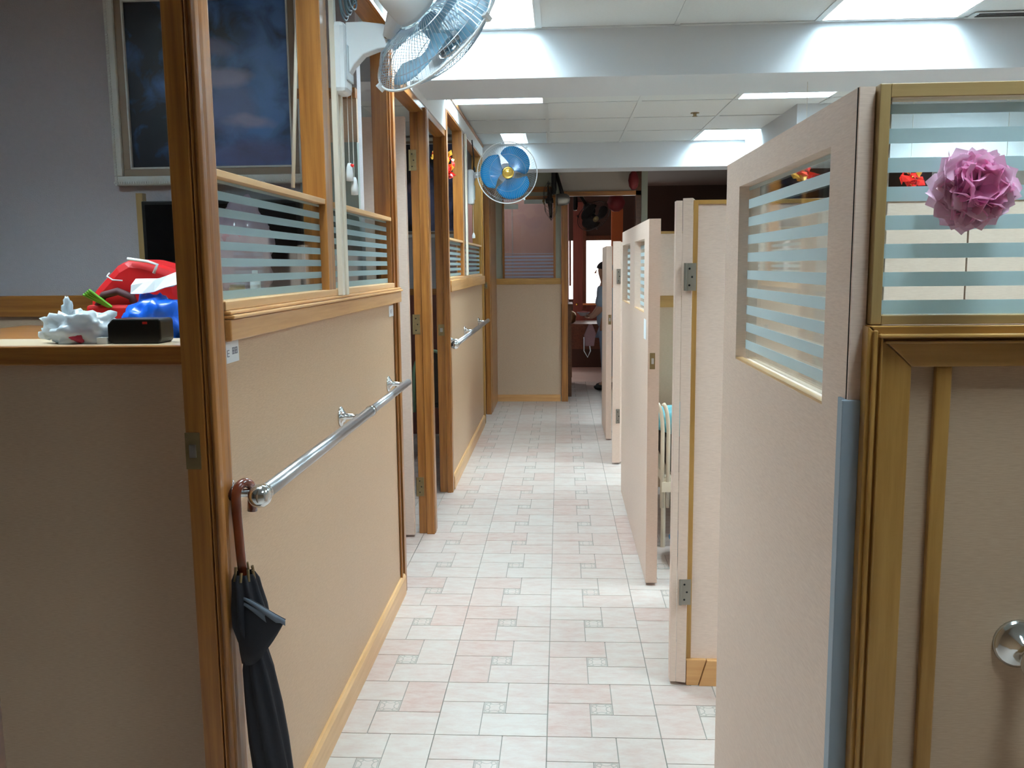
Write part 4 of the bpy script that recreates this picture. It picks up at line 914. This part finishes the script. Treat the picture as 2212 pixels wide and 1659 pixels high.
bb = thing('black_box', 'small black box with chamfered corners and a red mark, on the ledge', 'box', (-0.90, 1.86, ZL))
MB().prism([(-0.962, ZL + 0.006), (-0.952, ZL), (-0.852, ZL), (-0.846, ZL + 0.008), (-0.846, ZL + 0.048), (-0.850, ZL + 0.053), (-0.950, ZL + 0.053), (-0.962, ZL + 0.041)], 1, 1.835, 1.90).build('box_body', blk, bb, bevel=0.003)
bx('red_mark', red_led, bb, -0.884, -0.874, 1.8335, 1.835, ZL + 0.042, ZL + 0.047)
lbl = tag(MB().box(-0.985, -0.963, 1.832, 1.85, ZL, ZL + 0.014).build('paper_tag', paper_w), 'small white paper tag between white bag and black box', 'paper')
ZT = 1.2055
rb = thing('red_bag', 'red zipped fabric bag with white piping on the cabinet behind the ledge', 'bag', (-1.12, 2.3, ZT))
m = MB(); prof = [(-1.225, ZT), (-1.23, 1.285), (-1.225, 1.32), (-1.19, 1.355), (-1.155, 1.39), (-1.12, 1.408), (-1.085, 1.405), (-1.03, 1.39), (-0.99, 1.375), (-0.98, 1.30), (-0.98, ZT)]
m.prism(prof, 1, 2.26, 2.42); m.build('bag_body', red_cloth, rb, bevel=0.022)
MB().tube([(-1.115, 2.255, 1.408), (-1.06, 2.252, 1.400), (-1.035, 2.25, 1.392), (-1.045, 2.248, 1.37)], 0.004, 8).build('piping', paper_w, rb, smooth=True)
MB().tube([(-1.165, 2.255, 1.372), (-1.17, 2.25, 1.364), (-1.155, 2.248, 1.354), (-1.13, 2.25, 1.352)], 0.002, 6).build('zip_pull', paper_w, rb, smooth=True)
MB().tube([(-1.20, 2.25, 1.285), (-1.18, 2.245, 1.315), (-1.14, 2.243, 1.325), (-1.105, 2.245, 1.31), (-1.10, 2.25, 1.28)], 0.010, 8).build('strap', plain('dark_maroon_strap', lin(70, 30, 36), 0.7), rb, smooth=True)
bx('pocket', red_cloth, rb, -1.225, -1.04, 2.235, 2.262, ZT, 1.29, bevel=0.008)
gs = thing('leek_stalks', 'bundle of green stalks sticking out of the red bag', 'vegetable', (-1.19, 2.24, 1.29))
for k in range(4):
    MB().tube([(-1.165 + k * 0.004, 2.238 - k * 0.002, 1.285), (-1.225 + k * 0.007, 2.228 - 0.003 * k, 1.318 + k * 0.004)], 0.0035, 6).build('stalk', green_leaf, gs)
bl = thing('plastic_bag', 'blue plastic bag behind the black box', 'bag', (-0.97, 2.08, ZT))
blob((-0.965, 2.08, ZT + 0.045), (0.075, 0.045, 0.062), 13, 0.3, 2.2, ZT, 4, 0.3).build('bag_body', blue_bagm, bl, smooth=True)
m = MB()
for (dx, dz, w_) in ((0.0, 0.05, 0.006), (0.012, 0.046, 0.004), (0.004, 0.032, 0.007)): m.box(-0.935 + dx, -0.935 + dx + w_, 2.026, 2.029, ZT + dz, ZT + dz + 0.005)
m.build('printed_mark', paper_w, bl)
pw = MB()
rr = random.Random(2)
vs = []; nx = 5
for i in range(nx):
    for j in range(4):
        u, v = i / (nx - 1), j / 3
        vs.append((-1.02 + 0.115 * u, 2.06 + 0.05 * v + rr.uniform(-0.006, 0.006), 1.305 + 0.040 * math.sin(v * math.pi * 0.9) + 0.020 * u + rr.uniform(-0.007, 0.007)))
vs = [(a_, b2, c_ + 0.012) for a_, b2, c_ in vs]
pw.add(vs, [(i * 4 + j, (i + 1) * 4 + j, (i + 1) * 4 + j + 1, i * 4 + j + 1) for i in range(nx - 1) for j in range(3)])
o = tag(pw.build('crumpled_paper', paper_w), 'crumpled white paper on top of the blue bag', 'paper'); s_ = o.modifiers.new('s', 'SOLIDIFY'); s_.thickness = 0.002
# on the wall shelf behind the glass
ZS = 1.2885
pb2 = thing('plastic_bag', 'tall pink and white plastic bag behind the striped near window', 'bag', (-1.13, 3.14, ZS))
blob((-1.125, 3.13, ZS + 0.15), (0.095, 0.055, 0.165), 23, 0.3, 2.4, ZS, 4, 0.3).build('bag_body', bag_pink, pb2, smooth=True)
blob((-1.14, 3.10, ZS + 0.20), (0.04, 0.03, 0.03), 24, 0.3, 2.4, None, 3).build('pink_bundle', plain('pink_content', lin(206, 150, 170), 0.6), pb2, smooth=True)
jr = thing('jar', 'short jar with amber contents behind the striped near window', 'jar', (-1.13, 3.07, ZS))
MB().lathe([(0.026, 0.0), (0.028, 0.003), (0.028, 0.024), (0.024, 0.028)], Matrix.Translation((-1.125, 3.055, ZS)), 20).build('jar_body', amber, jr, smooth=True)
MB().lathe([(0.026, 0.028), (0.026, 0.036), (0.003, 0.0365)], Matrix.Translation((-1.125, 3.055, ZS)), 20).build('lid', dull_metal, jr)
bt = thing('bottle', 'white plastic bottle beside the jar behind the striped glass', 'bottle', (-1.06, 3.07, ZS))
MB().lathe([(0.017, 0), (0.018, 0.003), (0.018, 0.055), (0.010, 0.068), (0.008, 0.072)], Matrix.Translation((-1.06, 3.055, ZS)), 18).build('bottle_body', white_pl, bt, smooth=True)
MB().lathe([(0.0095, 0.070), (0.0095, 0.084), (0.002, 0.085)], Matrix.Translation((-1.06, 3.055, ZS)), 14).build('cap', white_pl, bt)
tag(bx('frame_reflection', paper_w, None, -0.93, -0.895, 3.24, 3.28, 1.47, 1.60, bevel=0.002), 'white strip standing for a reflection of the picture frame, beside the black screen', 'box')  # white block takes the place of a reflection of the picture frame

# small notices on the left wall
def notice(label, y0, y1, z0, z1, marks):
    t = thing('paper_notice', label, 'notice', (-0.6715, (y0 + y1) / 2, (z0 + z1) / 2))
    bx('sheet', paper_w, t, -0.6718, -0.6708, y0, y1, z0, z1)
    m = MB()
    for (u0, u1, v0, v1) in marks: m.box(-0.6708, -0.6704, y0 + (y1 - y0) * u0, y0 + (y1 - y0) * u1, z0 + (z1 - z0) * v0, z0 + (z1 - z0) * v1)
    m.build('lettering', ink, t)
def glyph(u, v, w_, h, kind):
    s_ = [(u, u + w_, v, v + h * 0.1), (u, u + w_, v + h * 0.45, v + h * 0.55), (u, u + w_, v + h * 0.9, v + h), (u, u + w_ * 0.15, v, v + h)]
    if kind: s_ += [(u + w_ * 0.85, u + w_, v, v + h), (u + w_ * 0.42, u + w_ * 0.58, v, v + h)]
    return s_
notice('white paper notice with faint lettering on the wall by the near post', 1.740, 1.812, 1.190, 1.233, glyph(0.10, 0.3, 0.16, 0.32, 0) + glyph(0.48, 0.38, 0.18, 0.32, 1) + glyph(0.70, 0.38, 0.18, 0.32, 1))
notice('tiny white notice below the rail near the end post', 3.455, 3.545, 1.185, 1.228, glyph(0.35, 0.3, 0.3, 0.3, 0))

# ------------------------------------------------------------------ bed and basin seen behind the wide right door
bed = thing('bed', 'metal framed bed with printed blanket seen through the gap on the right', 'bed', (0.75, 4.6, 0))
for dx in (0.0, 0.028):
    pts = [(0.492 + dx, 4.25, 0.20), (0.492 + dx, 4.25, 0.55)] + [(0.492 + dx - 0.035 * (1 - math.cos(a)), 4.25 - 0.02 * a, 0.55 + 0.17 * math.sin(a)) for a in [0.2, 0.5, 0.8, 1.1, 1.4]]
    MB().tube(pts, 0.010, 10).build('head_rail', cream_m, bed, smooth=True)
bx('side_rail', cream_m, bed, 0.50, 0.54, 4.25, 5.35, 0.30, 0.35); bx('end_rail', cream_m, bed, 0.49, 1.35, 4.24, 4.27, 0.28, 0.33)
bx('mattress', dark_wall, bed, 0.53, 1.35, 4.30, 5.38, 0.36, 0.48, bevel=0.02); blob((0.86, 4.80, 0.53), (0.34, 0.50, 0.11), 31, 0.2, 2, 0.482, 4).build('blanket', bedblue, bed, smooth=True)
for x in (0.50, 1.32):
    for y in (4.26, 5.34): MB().tube([(x, y, 0), (x, y, 0.30)], 0.012, 8).build('leg', cream_m, bed)
bs = thing('basin', 'blue plastic basin standing under the bed', 'basin', (0.66, 4.06, 0))
MB().lathe([(0.10, 0.0), (0.11, 0.004), (0.145, 0.10), (0.155, 0.105), (0.155, 0.11), (0.142, 0.106), (0.105, 0.01), (0.01, 0.008)], Matrix.Translation((0.66, 4.06, 0.0)), 32, cap=False).build('basin_body', basin_m, bs, smooth=True)

# ------------------------------------------------------------------ person in the far doorway
def skin_body(name, joints, edges, mat, parent, root=0, sub=2):
    me = bpy.data.meshes.new(name); off = wl(parent)
    me.from_pydata([Vector(j[:3]) - off for j in joints], edges, []); me.materials.append(mat)
    o = bpy.data.objects.new(name, me); C.objects.link(o); o.parent = parent
    sk_ = o.modifiers.new('skin', 'SKIN'); o.modifiers.new('sub', 'SUBSURF').levels = sub; o.modifiers['sub'].render_levels = sub
    sk_.use_smooth_shade = True
    for v, j in zip(me.skin_vertices[0].data, joints):
        v.radius = (j[3], j[4] if len(j) > 4 else j[3])
    me.skin_vertices[0].data[root].use_root = True
    return o
px, py = 0.515, 9.85
pe = thing('person', 'person in pale blue top and trousers standing in the far doorway holding a bowl', 'person', (px, py, 0))
J = [(px, py, 0.74, 0.105, 0.12), (px, py, 0.90, 0.11, 0.125), (px - 0.01, py, 1.04, 0.105, 0.13), (px - 0.02, py, 1.13, 0.07, 0.10), (px - 0.03, py, 1.19, 0.042), (px - 0.04, py, 1.23, 0.045),
     (px - 0.04, py, 1.31, 0.082, 0.075), (px - 0.035, py, 1.37, 0.06, 0.06),
     (px - 0.01, py - 0.075, 0.66, 0.075), (px - 0.01, py - 0.08, 0.38, 0.055), (px, py - 0.08, 0.09, 0.040), (px - 0.10, py - 0.08, 0.035, 0.032),
     (px + 0.02, py + 0.075, 0.66, 0.075), (px + 0.02, py + 0.08, 0.38, 0.055), (px + 0.03, py + 0.08, 0.09, 0.040), (px - 0.07, py + 0.08, 0.035, 0.032),
     (px - 0.03, py - 0.14, 1.09, 0.048), (px - 0.085, py - 0.17, 0.89, 0.038), (px - 0.165, py - 0.11, 0.815, 0.026), (px - 0.20, py - 0.09, 0.81, 0.024),
     (px - 0.03, py + 0.14, 1.09, 0.048), (px - 0.085, py + 0.17, 0.89, 0.038), (px - 0.16, py + 0.08, 0.82, 0.026), (px - 0.195, py + 0.06, 0.81, 0.024)]
E_ = [(0, 1), (1, 2), (2, 3), (3, 4), (4, 5), (5, 6), (6, 7), (0, 8), (8, 9), (9, 10), (10, 11), (0, 12), (12, 13), (13, 14), (14, 15), (3, 16), (16, 17), (17, 18), (18, 19), (3, 20), (20, 21), (21, 22), (22, 23)]
skin_body('body', J, E_, skin, pe)
# face details
for dy in (-0.028, 0.028): MB().lathe([(0.002, 0), (0.008, 0.002), (0.006, 0.006)], Matrix.Translation((px - 0.115, py + dy, 1.315)) @ frame_to((-1, 0, 0)), 10).build('eye', hairm, pe)
MB().add([(px - 0.118, py - 0.012, 1.29), (px - 0.118, py + 0.012, 1.29), (px - 0.118, py, 1.325), (px - 0.145, py, 1.288), (px - 0.118, py, 1.282)], [(0, 2, 3), (2, 1, 3), (0, 3, 4), (3, 1, 4)]).build('nose', skin, pe)
bx('mouth', plain('lips', lin(150, 90, 84), 0.6), pe, px - 0.122, px - 0.112, py - 0.02, py + 0.02, 1.262, 1.268)
for dy in (-0.082, 0.082): blob((px - 0.03, py + dy, 1.31), (0.018, 0.008, 0.026), 3, 0.1, 2, None, 2).build('ear', skin, pe, smooth=True)
m = blob((px - 0.025, py, 1.345), (0.088, 0.086, 0.075), 41, 0.08, 3, None, 3); m.v = [(v[0] + (0.03 if v[2] < 1.33 and v[0] < px - 0.05 else 0), v[1], v[2]) for v in m.v]; m.build('hair', hairm, pe, smooth=True)
# fingers
for sy, hx, hy, hz in ((-1, px - 0.205, py - 0.085, 0.808), (1, px - 0.20, py + 0.055, 0.808)):
    for k in range(4):
        fy = hy + (k - 1.5) * 0.013; L_ = (0.040, 0.046, 0.043, 0.034)[k]
        MB().tube([(hx + 0.01, fy, hz), (hx - L_ * 0.5, fy, hz - 0.006), (hx - L_, fy, hz + 0.008)], [0.008, 0.007, 0.005], 8).build('finger', skin, pe, smooth=True)
    MB().tube([(hx + 0.015, hy - sy * 0.022, hz + 0.01), (hx - 0.01, hy - sy * 0.036, hz + 0.022), (hx - 0.028, hy - sy * 0.032, hz + 0.03)], [0.009, 0.008, 0.006], 8).build('thumb', skin, pe, smooth=True)
# clothing
T = [(px, py, 0.66, 0.125, 0.15), (px, py, 0.80, 0.125, 0.15), (px, py, 0.95, 0.125, 0.15), (px - 0.015, py, 1.07, 0.115, 0.15), (px - 0.02, py, 1.145, 0.06, 0.09),
     (px - 0.03, py - 0.145, 1.095, 0.066), (px - 0.06, py - 0.16, 0.99, 0.064), (px - 0.085, py - 0.17, 0.91, 0.060), (px - 0.03, py + 0.145, 1.095, 0.066), (px - 0.06, py + 0.16, 0.99, 0.064), (px - 0.085, py + 0.17, 0.91, 0.060)]
skin_body('shirt', T, [(0, 1), (1, 2), (2, 3), (3, 4), (3, 5), (5, 6), (6, 7), (3, 8), (8, 9), (9, 10)], blue_shirt, pe)
P_ = [(px, py, 0.76, 0.12, 0.14), (px - 0.01, py - 0.08, 0.60, 0.088), (px - 0.01, py - 0.08, 0.36, 0.070), (px, py - 0.08, 0.11, 0.060), (px + 0.02, py + 0.08, 0.60, 0.088), (px + 0.02, py + 0.08, 0.36, 0.070), (px + 0.03, py + 0.08, 0.11, 0.060)]
skin_body('trousers', P_, [(0, 1), (1, 2), (2, 3), (0, 4), (4, 5), (5, 6)], blue_trs, pe)
bwx = px - 0.262
for dx_, dy_ in ((-0.035, -0.08), (-0.005, 0.08)):
    blob((px + dx_, py + dy_, 0.035), (0.115, 0.045, 0.04), 51, 0.05, 2, 0.001, 3).build('shoe', dark_hole, pe, smooth=True)
bw = thing('bowl', 'pale bowl with pinkish food held by the person', 'bowl', (bwx, py - 0.02, 0.80))
MB().lathe([(0.03, 0), (0.035, 0.002), (0.07, 0.035), (0.075, 0.04), (0.066, 0.036), (0.03, 0.008), (0.005, 0.007)], Matrix.Translation((bwx, py - 0.015, 0.822)), 24, cap=False).build('bowl_body', plain('pale_china', lin(190, 180, 186), 0.4), bw, smooth=True)
MB().lathe([(0.005, 0.025), (0.055, 0.027), (0.045, 0.045), (0.004, 0.052)], Matrix.Translation((bwx, py - 0.015, 0.822)), 20).build('food', plain('pink_food', lin(190, 110, 110), 0.6), bw, smooth=True)
tb = thing('cloth_bag', 'pinkish cloth bag with white handle hanging from the person\'s arm', 'bag', (px - 0.19, py - 0.16, 0.75))
MB().prism([(px - 0.25, 0.50), (px - 0.15, 0.50), (px - 0.13, 0.64), (px - 0.17, 0.74), (px - 0.21, 0.74), (px - 0.26, 0.62)], 1, py - 0.20, py - 0.17).build('bag_body', plain('dusty_pink_cloth', lin(150, 110, 112), 0.8), tb, bevel=0.01)
MB().tube([(px - 0.26, py - 0.19, 0.60), (px - 0.26, py - 0.20, 0.45), (px - 0.22, py - 0.20, 0.38), (px - 0.19, py - 0.20, 0.45), (px - 0.20, py - 0.19, 0.52)], 0.006, 8).build('handle', paper_w, tb, smooth=True)
